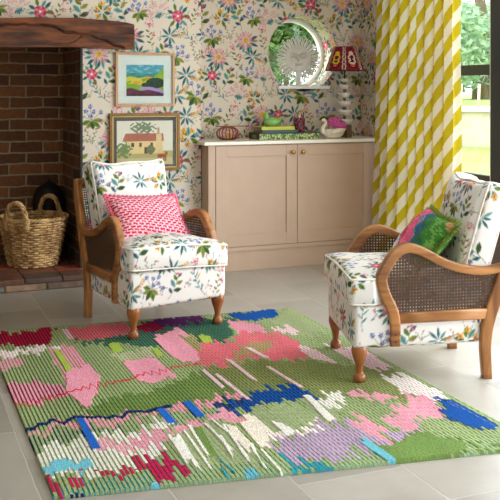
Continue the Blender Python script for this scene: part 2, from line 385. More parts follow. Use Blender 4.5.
M_cream = plain('pale_plaster', (176, 166, 152), .85, var=.05)
M_white = plain('white_gloss_paint', (240, 240, 236), .4, var=.03)
M_dark = plain('charcoal_window_paint', (44, 47, 50), .45, var=.08)
M_ceil = plain('ceiling_plaster', (238, 234, 226), .9, var=.03)
M_glass = glass('window_glass')
M_soot = bricks('sooty_brick_back', 'xz', (132, 82, 46), (76, 46, 30), (150, 134, 104))
M_soot2 = bricks('sooty_brick_side', 'yz', (120, 74, 44), (72, 46, 32), (136, 120, 94))

XR, YA, YB, XB, XJ = 3.42, 6.15, 5.91, 2.03, 1.202     # right wall, alcove back, chimney breast, its right end, fireplace jamb
m = MB(); m.add([(-1.8, -2.6, 0), (XR, -2.6, 0), (XR, 6.6, 0), (-1.8, 6.6, 0)], [(0, 1, 2, 3)])
struct(m.build('floor', floor_material(), fix=False))
m = MB(); m.box(-2.0, 3.7, -2.8, 6.75, 2.45, 2.6, 0); struct(m.build('ceiling', M_ceil))
m = MB(); m.box(-2.0, -1.8, -2.8, 6.75, 0, 2.45, 0); struct(m.build('wall_left', M_cream))
m = MB(); m.box(-1.8, 0, -2.8, -2.6, 0, 2.45, 0); m.box(2.6, 3.6, -2.8, -2.6, 0, 2.45, 0); m.box(0, 2.6, -2.8, -2.6, 0, .65, 0); m.box(0, 2.6, -2.8, -2.6, 2.25, 2.45, 0)  # unseen rear wall, its opening made for the added fill light
struct(m.build('wall_rear', M_cream))

class Painted:
    """several grids with colours sampled from a canvas, joined as one mesh"""
    def __init__(s): s.v = []; s.f = []; s.c = []; s.n = 0
    def grid(s, P, cols, closed_u=False):
        nv, nu = P.shape[:2]; idx = np.arange(nv*nu).reshape(nv, nu)+s.n
        if closed_u: nx = np.roll(idx, -1, 1); f = np.stack([idx[:-1], nx[:-1], nx[1:], idx[1:]], -1)
        else: f = np.stack([idx[:-1, :-1], idx[:-1, 1:], idx[1:, 1:], idx[1:, :-1]], -1)
        s.v.append(P.reshape(-1, 3)); s.f.append(f.reshape(-1, 4)); s.c.append(cols.reshape(-1, 3)); s.n += nv*nu; return s
    def build(s, name, mat, parent=None, smooth=False):
        v = np.concatenate(s.v); f = np.concatenate(s.f); me = bpy.data.meshes.new(name); me.from_pydata(v.tolist(), [], f.tolist())
        if smooth: me.polygons.foreach_set('use_smooth', [True]*len(me.polygons))
        me.materials.append(mat); o = bpy.data.objects.new(name, me); C.objects.link(o)
        if parent: o.parent = parent
        colour_points(o, np.concatenate(s.c)); return o
def lin(a, b, st): return np.linspace(a, b, max(2, int(round(abs(b-a)/st))+1))
def wall_xz(pt, x0, x1, z0, z1, y, st=.004, uo=0):
    X, Z = np.meshgrid(lin(x0, x1, st), lin(z0, z1, st)); pt.grid(np.stack([X, np.full_like(X, y), Z], -1), WALLPAPER.sample(X+uo, Z))
def wall_yz(pt, y0, y1, z0, z1, x, st=.004, uo=0):
    Y, Z = np.meshgrid(lin(y0, y1, st), lin(z0, z1, st)); pt.grid(np.stack([np.full_like(Y, x), Y, Z], -1), WALLPAPER.sample(Y+uo, Z))

# chimney breast with the fireplace opening
pt = Painted(); wall_xz(pt, XJ, XB, 0, 2.45, YB); wall_xz(pt, -.6, XJ, 1.6, 2.45, YB); wall_xz(pt, -1.8, -.6, 0, 2.45, YB, .02); wall_yz(pt, YB, YA, 0, 2.45, XB)
struct(pt.build('wall_chimney_breast', M_wallpaper))
# alcove wall with its round window opening
WC, WZ, WR, WD = 2.924, 1.525, .285, .22
pt = Painted(); h = .36
wall_xz(pt, XB, WC-h, 0, 2.45, YA); wall_xz(pt, WC+h, XR, 0, 2.45, YA); wall_xz(pt, WC-h, WC+h, 0, WZ-h, YA); wall_xz(pt, WC-h, WC+h, WZ+h, 2.45, YA)
nA = 360; A = np.linspace(0, 2*PI, nA, endpoint=False); ca, sa = np.cos(A), np.sin(A); sq = h/np.maximum(np.abs(ca), np.abs(sa))
T = np.linspace(0, 1, 22)[:, None]; RR = WR*(1-T)+sq[None]*T
X = WC+RR*ca; Z = WZ+RR*sa; pt.grid(np.stack([X, np.full_like(X, YA), Z], -1), WALLPAPER.sample(X, Z), True)
D = np.linspace(0, WD, 45)[:, None]; X = WC+WR*ca[None]+0*D; Z = WZ+WR*sa[None]+0*D; Y = YA+D+0*X
pt.grid(np.stack([X, Y, Z], -1), WALLPAPER.sample(Y+.13, (A*WR)[None]+0*D), True)
struct(pt.build('wall_back', M_wallpaper))
# right wall around the long window
pt = Painted(); wall_yz(pt, 5.55, YA, 0, 2.45, XR); wall_yz(pt, .6, 5.55, 2.2, 2.45, XR, .02); wall_yz(pt, -2.6, .6, 0, 2.45, XR, .03)
struct(pt.build('wall_right', M_wallpaper))
m = MB(); m.box(XR+.08, 3.6, 5.55, 6.6, 0, 2.45, 0); m.box(XR+.08, 3.6, -2.8, .6, 0, 2.45, 0); m.box(XR+.08, 3.6, .6, 5.55, 2.22, 2.45, 0)
struct(m.build('wall_right_outer', M_cream))
# outer masonry closing the alcove and chimney from behind, leaving the round window free
m = MB(); m.box(2.1, WC-.30, YA+.24, YA+.30, 0, 2.45, 0); m.box(WC+.30, 3.6, YA+.24, YA+.30, 0, 2.45, 0); m.box(WC-.30, WC+.30, YA+.24, YA+.30, 0, WZ-.3, 0); m.box(WC-.30, WC+.30, YA+.24, YA+.30, WZ+.3, 2.45, 0)
struct(m.build('wall_back_outer', M_cream))
# fireplace recess
m = MB(); m.add([(-.6, 6.6, 0), (XJ, 6.6, 0), (XJ, 6.6, 2.45), (-.6, 6.6, 2.45)], [(0, 1, 2, 3)]); struct(m.build('wall_fireplace_back', M_soot, fix=False))
m = MB(); m.add([(XJ, 5.91, 0), (XJ, 6.6, 0), (XJ, 6.6, 2.45), (XJ, 5.91, 2.45), (-.6, 5.91, 0), (-.6, 6.6, 0), (-.6, 6.6, 2.45), (-.6, 5.91, 2.45)], [(0, 1, 2, 3), (7, 6, 5, 4)])
struct(m.build('wall_fireplace_sides', M_soot2, fix=False))
m = MB(); m.box(XJ-.014, XJ+.004, YB-.008, YB+.03, .081, 1.53, .003); struct(m.build('trim_1', plain('blackened_edge', (46, 42, 38), .7)))

# long window in the right wall
w = struct(bpy.data.objects.new('window_1', None)); C.objects.link(w); w.location = (XR, 3.0, .68)
def wpart(name, y0, y1, z0, z1, x0, x1, mat, bev=.004):
    m = MB(); m.box(x0-XR, x1-XR, y0-3.0, y1-3.0, z0-.68, z1-.68, bev); return m.build(name, mat, w)
wpart('bottom_rail', .66, 5.49, .0, .09, XR+.005, XR+.065, M_dark); wpart('top_rail', .66, 5.49, 2.14, 2.2, XR+.005, XR+.065, M_dark)
for y0, y1 in ((.6, .66), (5.49, 5.55)): wpart('jamb', y0, y1, .0, 2.2, XR+.005, XR+.065, M_dark)
for y in (4.375, 3.1, 1.85): wpart('mullion', y, y+.145, .09, 2.14, XR-.012, XR+.065, M_dark)
wpart('stile', 4.521, 4.548, .09, 2.14, XR+.004, XR+.06, M_white)
for y0, y1 in ((4.549, 5.489), (3.246, 4.374), (1.996, 3.099), (.661, 1.849)):
    for z0, z1 in ((1.342, 1.408), (.672, .722)): wpart('glazing_bar', y0, y1, z0, z1, XR+.012, XR+.055, M_dark)
for y0, y1 in ((4.548, 5.49), (3.245, 4.375), (1.995, 3.1), (.66, 1.85)):
    for z0, z1 in ((.09, .672), (.722, 1.342), (1.408, 2.14)): wpart('pane', y0, y1, z0, z1, XR+.03, XR+.036, M_glass, 0)
m = MB(); m.box(3.6, 6.1, -4, 7.2, -.12, -.03, 0); struct(m.build('garden_patio', plain('pale_patio_stone', (214, 208, 196), .9, var=.08, scale=3)))
# round window
w2 = struct(bpy.data.objects.new('window_2', None)); C.objects.link(w2); w2.location = (WC, YA+WD, WZ)
m = MB(); ang = [i*2*PI/96 for i in range(97)]
n = 96; vs = []; fs = []
sec = [(WR+.004, -.012), (WR-.026, -.012), (WR-.034, -.004), (WR-.034, .03), (WR+.004, .03)]
for r_, y_ in sec: vs += [(r_*math.cos(a), y_, r_*math.sin(a)) for a in ang[:-1]]
for i in range(5):
    j = (i+1) % 5
    for k in range(n): fs.append((i*n+k, i*n+(k+1) % n, j*n+(k+1) % n, j*n+k))
m.add(vs, fs, True); m.build('frame', M_white, w2)
m = MB(); vs = [(( WR-.03)*math.cos(a), y_, (WR-.03)*math.sin(a)) for y_ in (.01, .016) for a in ang[:-1]]
m.add(vs, [tuple(range(n)), tuple(range(2*n-1, n-1, -1))]); m.build('pane', M_glass, w2)
m = MB(); m.box(2.705, 3.135, YA-.045, YA+WD-.014, 1.258, 1.281, .006); struct(m.build('trim_2', M_white))   # its sill

# hearth of old bricks
def hearth_mat():
    m, nt, b = nodes('hearth_brick'); at = N(nt, 'ShaderNodeAttribute'); at.attribute_name = 'pattern'
    tc = N(nt, 'ShaderNodeTexCoord'); n2 = N(nt, 'ShaderNodeTexNoise'); n2.inputs['Scale'].default_value = 22; n2.inputs['Detail'].default_value = 7; link(nt, tc.outputs['Object'], n2.inputs['Vector'])
    mx = N(nt, 'ShaderNodeMixRGB', blend_type='OVERLAY'); mx.inputs[0].default_value = .7; link(nt, at.outputs['Color'], mx.inputs[1]); link(nt, n2.outputs['Fac'], mx.inputs[2])
    link(nt, mx.outputs[0], b.inputs['Base Color']); b.inputs['Roughness'].default_value = .6; bump(nt, b, n2.outputs['Fac'], .6, .006); return m
def face_colours(o, fc, default):
    me = o.data; c = np.array([srgb(*(q or default)) for q in fc]); tot = np.array([p.loop_total for p in me.polygons]); colour_corners(o, np.repeat(c, tot, 0))
m = MB()
def brick(x0, x1, y0, y1, z0, z1, col):
    n0 = len(m.f); m.box(x0, x1, y0, y1, z0, z1, .006, 2); m.fc[n0:] = [col]*(len(m.f)-n0)
MORT = (120, 108, 90)
n0 = 0; brick(-.594, 1.196, 5.70, 6.59, .0, .070, MORT)
cols = [(150, 72, 52), (110, 70, 52), (94, 64, 50), (128, 76, 56), (86, 66, 56)]
x = -.592; i = 0
while x < 1.2:
    wdt = .232; q = min(x+wdt, 1.198)
    brick(x+.004, q-.004, 5.683, 5.86, .047, .080, (176, 84, 62) if i == 4 else cols[(i*3+1) % 5]); i += 1; x += wdt
for j, y in enumerate((5.865, 6.05, 6.235, 6.42)):
    x = -.594-.11*(j % 2)
    while x < 1.2:
        a, q = max(x+.004, -.594), min(x+.228, 1.196); 
        if q-a > .03: brick(a, q, y+.002, min(y+.178, 6.592), .05, .079, cols[(i*2+j) % 5]); i += 1
        x += .232
x = -.592; i = 0
while x < 1.2:
    q = min(x+.25, 1.198); brick(x+.005, q-.005, 5.690, 5.75, .003, .044, [(120, 112, 104), (150, 118, 92), (112, 88, 72), (134, 104, 84)][i % 4]); i += 1; x += .255
hearth = m.build('hearth', hearth_mat()); face_colours(hearth, m.fc, MORT); tag(hearth, 'low raised hearth of worn red and brown bricks in front of the fireplace', 'hearth')

# oak beam over the fireplace
crack = [(.62, 1.655), (.80, 1.665), (.98, 1.662), (1.03, 1.640), (1.07, 1.622), (1.20, 1.612), (1.30, 1.585), (1.40, 1.545), (1.46, 1.527)]
crack2 = [(.1, 1.60), (.4, 1.62), (.62, 1.655)]; crack3 = [(1.0, 1.535), (1.13, 1.56), (1.17, 1.60)]
def dpoly(X, Z, pl):
    d = np.full(X.shape, 9.)
    for (a, b), (c, e) in zip(pl[:-1], pl[1:]):
        t = np.clip(((X-a)*(c-a)+(Z-b)*(e-b))/((c-a)**2+(e-b)**2), 0, 1); d = np.minimum(d, np.hypot(X-a-t*(c-a), Z-b-t*(e-b)))
    return d
xs = lin(-1.0, 1.532, .007); loop = []
y0, y1 = 5.815, 5.98
k = 34
for t in np.linspace(0, 1, k, endpoint=False): loop.append((y0, t, 0))
for t in np.linspace(0, 1, 14, endpoint=False): loop.append((y0+(y1-y0)*t, 1, 1))
for t in np.linspace(1, 0, 14, endpoint=False): loop.append((y1, t, 2))
for t in np.linspace(1, 0, 14, endpoint=False): loop.append((y0+(y1-y0)*t, 0, 3))
P = np.zeros((len(xs), len(loop), 3))
for i, x in enumerate(xs):
    zt = float(np.interp(x, [-1, .3, .669, .9, 1.14, 1.35, 1.48, 1.532], [1.70, 1.698, 1.703, 1.712, 1.716, 1.708, 1.695, 1.684])); zb = 1.523+.004*math.sin(x*7)
    for j, (y, t, sd) in enumerate(loop):
        z = zb+(zt-zb)*t; ny = noise.noise((x*4, z*14, sd*3.))*.012+noise.noise((x*14, z*40, sd+5.))*.004
        P[i, j] = (x, y+(ny if sd == 0 else 0), z+(ny*.6 if sd in (1, 3) else 0))
Fm = np.array([l[2] == 0 for l in loop]); X = P[..., 0]; Z = P[..., 2]
for pl, dp, wd in ((crack, .03, .005), (crack2, .02, .004), (crack3, .012, .004)): P[..., 1] += np.where(Fm[None], dp*np.exp(-(dpoly(X, Z+.003*np.sin(X*60), pl)/wd)**2), 0)
for e in (0, -1):  # soften the sawn end
    c = P[e].mean(0); P[e] = c+(P[e]-c)*.97
mb = wood('old_oak_beam', (50, 23, 8), (124, 64, 22), 'x', .72, 12, 6, 1)
o = grid_obj('mantel_beam', P, mb, smooth=True, closed_u=True)
bm = bmesh.new(); bm.from_mesh(o.data); bm.verts.ensure_lookup_table(); L_ = len(loop)
bm.faces.new([bm.verts[i] for i in range(L_)]); bm.faces.new([bm.verts[(len(xs)-1)*L_+i] for i in range(L_-1, -1, -1)]); bmesh.ops.recalc_face_normals(bm, faces=bm.faces[:]); bm.to_mesh(o.data); bm.free()
tag(o, 'rough cracked brown oak beam across the top of the brick fireplace', 'beam')
# ------------------------------------------------------------------ cabinet and worktop
M_cab = plain('putty_pink_paint', (188, 158, 134), .5, var=.03, bmp=.05, bscale=60)
M_top = plain('cream_worktop_paint', (232, 226, 210), .35, var=.03)
M_brass = plain('brass', (196, 150, 70), .25, 1, .1)
cab = thing('cabinet', 'wide putty pink shaker cupboard with two doors and brass knobs below the round window', 'cabinet', (2.70, 5.77, 0))
def cbox(m, x0, x1, y0, y1, z0, z1, b=.002): return m.box(x0-2.70, x1-2.70, y0-5.77, y1-5.77, z0, z1, b)
m = MB(); cbox(m, 2.034, 3.412, 5.792, 5.905, 0.138, .8735); cbox(m, 2.034, 2.086, 5.77, 5.80, .138, .8735, .003); cbox(m, 3.314, 3.412, 5.77, 5.80, .138, .8735, .003)
cbox(m, 2.08, 3.32, 5.772, 5.80, .868, .8735); cbox(m, 2.08, 3.32, 5.772, 5.80, .138, .1685); cbox(m, 2.034, 3.412, 5.90, 6.145, .138, .8735)
m.build('carcass', M_cab, cab)
m = MB(); cbox(m, 2.034, 3.412, 5.784, 5.905, 0, .1375, .003); cbox(m, 2.034, 3.412, 5.90, 6.145, 0, .1375, .003); m.build('plinth', M_cab, cab)
for x0, x1, kx in ((2.0885, 2.6965, 2.659), (2.7005, 3.3115, 2.737)):
    m = MB(); st = .081; y0, y1 = 5.767, 5.789
    cbox(m, x0, x0+st, y0, y1, .171, .8665); cbox(m, x1-st, x1, y0, y1, .171, .8665); cbox(m, x0+st, x1-st, y0, y1, .171, .251); cbox(m, x0+st, x1-st, y0, y1, .79, .8665)
    cbox(m, x0+st-.004, x1-st+.004, y0+.010, y1, .247, .794, 0)
    d = m.build('door', M_cab, cab)
    m = MB(); m.lathe([(.0001, -.001), (.009, 0), (.009, .003), (.005, .006), (.005, .014), (.012, .018), (.0155, .024), (.0135, .030), (.006, .0335), (.0001, .034)], 24, cap=False)
    k = m.build('knob', M_brass, d, (kx-2.70, y0-5.77, .8135)); k.rotation_euler = (R(90), 0, 0)
m = MB(); m.prism([(1.998, 5.745), (3.416, 5.745), (3.416, 6.146), (2.034, 6.146), (2.034, 5.906), (1.998, 5.906)], .8735, .897, .004)
tag(m.build('worktop', M_top), 'long cream painted top board on the putty pink cupboard', 'worktop')
ZT = .897

# ------------------------------------------------------------------ things on the worktop
M_copper = plain('rusty_copper_wire', (150, 86, 66), .4, .6, .25)
t = thing('wire_cage', 'pumpkin shaped rusty wire cage with a thin rod across its top, on the cupboard', 'ornament', (2.245, 5.955, ZT))
m = MB()
prof = catmull([(.026, .002), (.062, .012), (.079, .042), (.070, .070), (.040, .089), (.012, .093)], 5)
for i in range(18):
    a = i*2*PI/18; m.tube([(p[0]*math.cos(a), p[0]*math.sin(a), p[1]) for p in prof], .0042, 6)
for rr, z in ((.026, .004), (.02, .093)): m.tube([(rr*math.cos(a), rr*math.sin(a), z) for a in np.linspace(0, 2*PI, 24, endpoint=False)], .005, 6, closed=True)
m.build('ribs', M_copper, t)
m = MB(); m.tube([(-.088, 0, .097), (.165, .0, .096)], .0032, 8); m.build('rod', M_copper, t)

M_leafbox = plain('leaf_print', (150, 170, 84), .6)
def leafprint():
    m, nt, b = nodes('green_leaf_print'); tc = N(nt, 'ShaderNodeTexCoord'); vo = N(nt, 'ShaderNodeTexVoronoi'); vo.inputs['Scale'].default_value = 75
    mp = N(nt, 'ShaderNodeMapping'); mp.inputs['Scale'].default_value = (1, 1, .7); mp.inputs['Rotation'].default_value = (0, .6, 0); link(nt, tc.outputs['Object'], mp.inputs[0]); link(nt, mp.outputs[0], vo.inputs['Vector'])
    rp = N(nt, 'ShaderNodeValToRGB'); e = rp.color_ramp.elements; e[0].color = srgb(206, 214, 150)+(1,); e[0].position = .3; e[1].color = srgb(70, 104, 40)+(1,); e[1].position = .62
    link(nt, vo.outputs['Distance'], rp.inputs[0]); link(nt, rp.outputs[0], b.inputs['Base Color']); b.inputs['Roughness'].default_value = .6
    return m
M_black = plain('black_lacquer', (26, 28, 26), .35)
t = thing('storage_box', 'long low box with green leaf print and a black end, under the two books', 'box', (2.686, 5.96, ZT))
m = MB(); m.box(-.236, .236, -.10, .10, 0, .040, .002); m.build('box_body', leafprint(), t)
m = MB(); m.box(-.2395, -.2362, -.10, .10, .0, .043, .001); b_ = m.build('end_panel', M_black, t)
m = MB(); m.box(-.2412, -.2396, -.045, .03, .010, .033, .0005); m.build('end_label', plain('olive_label', (120, 134, 56), .5), b_)
m = MB(); m.box(-.238, .238, -.102, .102, .0405, .0465, .001); m.build('lid', plain('dark_green_lid', (38, 52, 34), .4), t)
ZB = ZT+.0465
def book(name, label, cx, cy, z, w, d, h, col, rz=0):
    t = thing(name, label, 'book', (cx, cy, z), rz, 'books on the leaf print box')
    mc = plain(name+'_cover', col, .45, var=.06)
    m = MB(); m.box(-w/2, w/2, -d/2, d/2, 0, .0025, .0008); m.box(-w/2, w/2, -d/2, d/2, h-.0025, h, .0008); m.box(-w/2, w/2, -d/2, -d/2+.003, .0022, h-.0022, .0008); m.build('cover', mc, t)
    m = MB(); m.box(-w/2+.004, w/2-.004, -d/2+.004, d/2-.005, .0028, h-.0028, 0); m.build('pages', plain('grey_page_edges', (150, 132, 116), .8, var=.1), t)
book('hardback_book', 'dark teal hardback book lying on the leaf print box, beneath the yellow one', 2.615, 5.965, ZB, .275, .185, .021, (22, 66, 62), .01)
book('hardback_book', 'bright yellow green hardback book on top of the dark teal book', 2.602, 5.967, ZB+.021, .258, .18, .024, (186, 186, 34), -.015)
# green ceramic pot shaped like a squat bird
M_green = plain('celadon_glaze', (130, 178, 96), .25, var=.12, scale=20)
t = thing('ceramic_hen', 'small pale green ceramic bird shaped pot on the yellow book', 'ornament', (2.592, 5.975, ZB+.045))
m = MB(); m.lathe([(.0001, 0), (.038, 0), (.055, .014), (.058, .034), (.046, .053), (.022, .064), (.0001, .067)], 32, sx=1.08, sy=.85, cap=False)
m.tube([(-.028, 0, .045), (-.045, 0, .070), (-.043, 0, .092), (-.052, 0, .098)], [.022, .017, .015, .007], 12)
m.tube([(.04, 0, .035), (.066, 0, .050), (.078, 0, .066)], [.022, .016, .008], 10); m.build('pot_body', M_green, t)
m = MB(); m.tube([(-.052, 0, .097), (-.066, 0, .093)], [.005, .001], 8); m.tube([(-.048, 0, .104), (-.040, 0, .112), (-.034, 0, .104)], .0045, 8); m.build('beak_and_comb', M_green, t)
# pencil pot
t = thing('pencil_pot', 'dark red patterned beaker full of striped pencils on the leaf print box', 'pot', (2.797, 5.945, ZB))
def spotted():
    m, nt, b = nodes('wine_red_dots'); tc = N(nt, 'ShaderNodeTexCoord'); vo = N(nt, 'ShaderNodeTexVoronoi'); vo.inputs['Scale'].default_value = 85; link(nt, tc.outputs['Object'], vo.inputs['Vector'])
    rp = N(nt, 'ShaderNodeValToRGB'); e = rp.color_ramp.elements; e[0].color = srgb(196, 100, 110)+(1,); e[0].position = .28; e[1].color = srgb(70, 16, 30)+(1,); e[1].position = .4
    link(nt, vo.outputs['Distance'], rp.inputs[0]); link(nt, rp.outputs[0], b.inputs['Base Color']); b.inputs['Roughness'].default_value = .3; return m
m = MB(); m.lathe([(.0001, 0), (.037, 0), (.040, .006), (.045, .104), (.042, .104), (.037, .008), (.0001, .007)], 32, cap=False); m.build('beaker', spotted(), t)
pcols = [(200, 60, 70), (230, 224, 214), (60, 100, 170), (220, 150, 60), (200, 90, 130), (80, 130, 110), (236, 230, 220), (170, 40, 50), (60, 70, 120)]
for i in range(9):
    a = i*2*PI/9+.2; rr = .020 if i % 2 else .029
    b0 = Vector((rr*.6*math.cos(a), rr*.6*math.sin(a), .010)); t1 = Vector((rr*1.25*math.cos(a), rr*1.25*math.sin(a), .138+.012*(i % 3)))
    m = MB(); d = t1-b0; m.tube([b0, b0+d*.9], .0042, 6); 
    o = m.build('pencil', plain('pencil_paint', pcols[i], .4, var=.25, scale=120)); o.location = (2.797, 5.945, ZB)
    tag(o, 'slim %s pencil standing in the dark red beaker' % ('bright red', 'chalk white', 'mid blue', 'orange', 'rose pink', 'dull green', 'pale ivory', 'deep crimson', 'navy')[i], 'pencil', 'pencils in the dark red beaker')
    m = MB(); m.tube([b0+d*.9, b0+d], [.0042, .0009], 6); m.build('pencil_tip', plain('bare_wood_tip', (222, 190, 150), .6), o)
# swan planter with hydrangea
M_swan = plain('ivory_ceramic', (226, 216, 196), .35, var=.05)
t = thing('swan_planter', 'ivory ceramic swan planter holding the pink flowers, at the right of the cupboard top', 'planter', (3.037, 5.87, ZT))
m = MB(); nb = 40; rows = [(.0001, .0), (.045, .0), (.068, .018), (.078, .042), (.074, .066), (.062, .080), (.056, .078), (.062, .060), (.055, .03), (.0001, .022)]
vs = []; fs = []
for r_, z in rows:
    for k in range(nb):
        a = 2*PI*k/nb; tail = max(0, math.cos(a))**4*z*.75; vs.append((r_*1.12*math.cos(a)+tail*.45, r_*.72*math.sin(a), z+tail*.30))
for i in range(len(rows)-1):
    for k in range(nb): fs.append((i*nb+k, i*nb+(k+1) % nb, (i+1)*nb+(k+1) % nb, (i+1)*nb+k))
m.add(vs, fs, True)
nk = catmull([(-.055, 0, .04), (-.092, 0, .058), (-.094, 0, .088), (-.074, 0, .112), (-.070, 0, .134), (-.084, 0, .147), (-.102, 0, .140)], 5)
m.tube(nk, list(np.interp(np.linspace(0, 1, len(nk)), [0, .25, .6, .8, .92, 1], [.030, .019, .0135, .015, .015, .008])), 14); m.build('swan_body', M_swan, t)
m = MB(); m.tube([(-.102, 0, .140), (-.120, 0, .128)], [.0075, .002], 10); m.build('beak', plain('tan_beak', (190, 130, 70), .4), t)
for sg in (-1, 1):
    m = MB(); m.tube(catmull([(-.045, sg*.048, .045), (.0, sg*.060, .062), (.06, sg*.050, .068), (.10, sg*.03, .076)], 4), [.016, .018, .02, .021, .022, .022, .021, .019, .017, .013, .009, .006, .003], 10, flat=1.0); m.build('wing', M_swan, t)
t.scale = (.9, .9, .9)
M_hyd = plain('hydrangea_pink', (226, 96, 168), .7, var=.25, scale=40)
t = thing('hydrangea_bunch', 'bunch of bright pink hydrangea flowers in the ivory swan planter', 'flowers', (3.050, 5.87, ZT+.052))
t.scale = (.9, .9, .9)
hr = random.Random(5); heads = [(-.028, -.008, .072, .042), (.018, .0, .078, .042), (.055, -.005, .048, .040), (.0, -.03, .052, .036), (.035, -.028, .040, .034), (.07, .0, .022, .028)]
for hx, hy, hz, hrad in heads:
    m = MB()
    for i in range(60):
        z_ = 1-2*(i+.5)/60; a = i*2.39996; q = Vector((math.sqrt(1-z_*z_)*math.cos(a), math.sqrt(1-z_*z_)*math.sin(a), z_))
        if q.z < -.75: continue
        u_ = q.orthogonal().normalized(); w_ = q.cross(u_); c_ = q*hrad*hr.uniform(.88, 1.06); rot = hr.uniform(0, 1.5)
        for k in range(4):
            a0 = rot+k*PI/2; e1 = u_*math.cos(a0)+w_*math.sin(a0); e2 = q.cross(e1); s_ = .0085
            m.add([c_, c_+(e1+e2*.7)*s_*.8+q*.002, c_+e1*s_*1.5+q*.001, c_+(e1-e2*.7)*s_*.8+q*.002], [(0, 1, 2, 3)], False)
    m.build('flower_head', M_hyd, t, (hx, hy, hz), fix=False)
M_leafg = plain('leaf_green', (66, 104, 44), .5, var=.25)
m = MB()
for a in (2.6, 3.6, -.4, .5, 4.4):
    c, s_ = math.cos(a), math.sin(a); pts = [(c*.03, s_*.02, .018), (c*.055-s_*.018, s_*.042+c*.018, .026), (c*.085, s_*.06, .016), (c*.055+s_*.018, s_*.042-c*.018, .026)]; m.add(pts, [(0, 1, 2, 3)])
m.build('leaves', M_leafg, t, fix=False)
m = MB(); m.tube([(-.0, 0, -.02), (.01, 0, .07)], .004, 6); m.tube([(.02, 0, -.02), (.045, 0, .045)], .004, 6); m.build('stems', M_leafg, t)
t = thing('wooden_block', 'small upright dark brown wooden box behind the swan, right end of the cupboard top', 'box', (3.182, 5.922, ZT), .1)
m = MB(); m.box(-.024, .024, -.022, .022, 0, .092, .003); m.build('block', wood('dark_walnut', (58, 36, 20), (112, 76, 36), 'z', .4), t)
m = MB(); m.box(-.020, .020, -.018, .018, .092, .0955, .001); m.build('block_lid', plain('dark_walnut_lid', (50, 30, 18), .5), t)

# lamp of stacked bowls
t = thing('table_lamp', 'table lamp of stacked white bowls on a black stem with a red ikat shade', 'lamp', (3.197, 5.995, ZT))
M_bowl = plain('white_bowl_glaze', (226, 218, 206), .3, var=.06); M_iron = plain('black_iron', (24, 22, 22), .5)
m = MB(); m.lathe([(.0001, 0), (.040, 0), (.042, .008), (.024, .02), (.012, .028), (.0055, .04), (.0055, .585), (.0001, .585)], 24, cap=False); m.build('stem', M_iron, t)
for zt, rb in ((.135, .062), (.205, .057), (.268, .052), (.332, .046), (.392, .040), (.437, .032)):
    hb = rb*.80; m = MB(); m.lathe([(.006, zt-hb), (rb*.45, zt-hb), (rb*.75, zt-hb*.72), (rb*.95, zt-hb*.3), (rb, zt), (rb-.004, zt), (rb*.88, zt-hb*.3), (rb*.6, zt-hb*.75), (.006, zt-hb*.85)], 32, cap=False); m.build('bowl', M_bowl, t)
    m = MB(); m.lathe([(.006, zt-hb-.022), (.012, zt-hb-.02), (.013, zt-hb-.004), (.006, zt-hb)], 20, cap=False); m.build('turned_collar', plain('collar_wood', (116, 84, 60), .5), t)
nu, nv = 240, 60; U, V = np.meshgrid(np.arange(nu)/nu, np.linspace(0, 1, nv)); rad = .146*(1-V)+.082*V; pl = .0022*np.cos(U*2*PI*60)
P = np.stack([(rad+pl)*np.cos(U*2*PI), (rad+pl)*np.sin(U*2*PI), .499+.176*V], -1)
ph = (U*6) % 1; cxx = np.abs(ph-.5); wob = .035*np.sin(V*31)+.02*np.sin(V*67+U*50)
col = np.empty(U.shape+(3,)); col[:] = srgb(132, 22, 36)
def setc(mask, c): col[mask] = srgb(*c)
par = ((U*6).astype(int) % 2).astype(bool)
setc((cxx > .40+wob*.5), (206, 190, 170)); setc((cxx > .46+wob*.4), (96, 18, 34))
e = (cxx/.34)**2+((V-.5)/.42)**2+wob*3; setc((e < 1), (54, 14, 26)); setc((e < .70), (188, 60, 50)); setc((e < .48) & par, (214, 176, 40)); setc((e < .48) & ~par, (216, 190, 170)); setc((e < .14), (60, 18, 30))
sh = grid_obj('lamp_shade', P, painted('ikat_shade_cloth', .8), t, True, True); colour_points(sh, col.reshape(-1, 3))
md = sh.modifiers.new('thickness', 'SOLIDIFY'); md.thickness = .0015
M_braid = plain('dark_red_braid', (70, 16, 26), .7)
for r_, z in ((.0825, .675), (.1465, .499)):
    m = MB(); m.tube([(r_*math.cos(a), r_*math.sin(a), z) for a in np.linspace(0, 2*PI, 48, endpoint=False)], .0025, 6, closed=True); m.build('shade_trim', M_braid, sh)
m = MB()
for k in range(3): m.tube([(0, 0, .583), (.08*math.cos(k*2.094), .08*math.sin(k*2.094), .66)], .002, 6)
m.build('shade_carrier', M_iron, t)

# sun face sculpture in the round window
t = thing('sun_sculpture', 'pale stone sun face with many loop rays on a short stand in the round window', 'sculpture', (2.93, 6.245, 1.281), R(-14))
M_sun = plain('pale_grey_stone', (218, 212, 204), .6, var=.08, scale=25, bmp=.1, bscale=90)
m = MB(); m.box(-.075, .075, -.04, .04, 0, .012, .003); m.box(-.019, .019, -.014, .014, .010, .115, .004); m.build('stand', M_sun, t)
zc = .207; m = MB(); m.lathe([(.0001, -.016), (.060, -.014), (.092, -.008), (.104, .0), (.104, .012), (.0001, .014)], 64, cap=False)
f = m.build('disc', M_sun, t, (0, 0, zc)); f.rotation_euler = (R(90), 0, 0)
for k in f.data.vertices:  # the disc's domed side looks into the room
    k.co.z = -k.co.z
m = MB()
def arc(cx, cz, r_, a0, a1, y, rad, n=9): return [(cx+r_*math.cos(a), y, cz+r_*math.sin(a)) for a in np.linspace(a0, a1, n)]
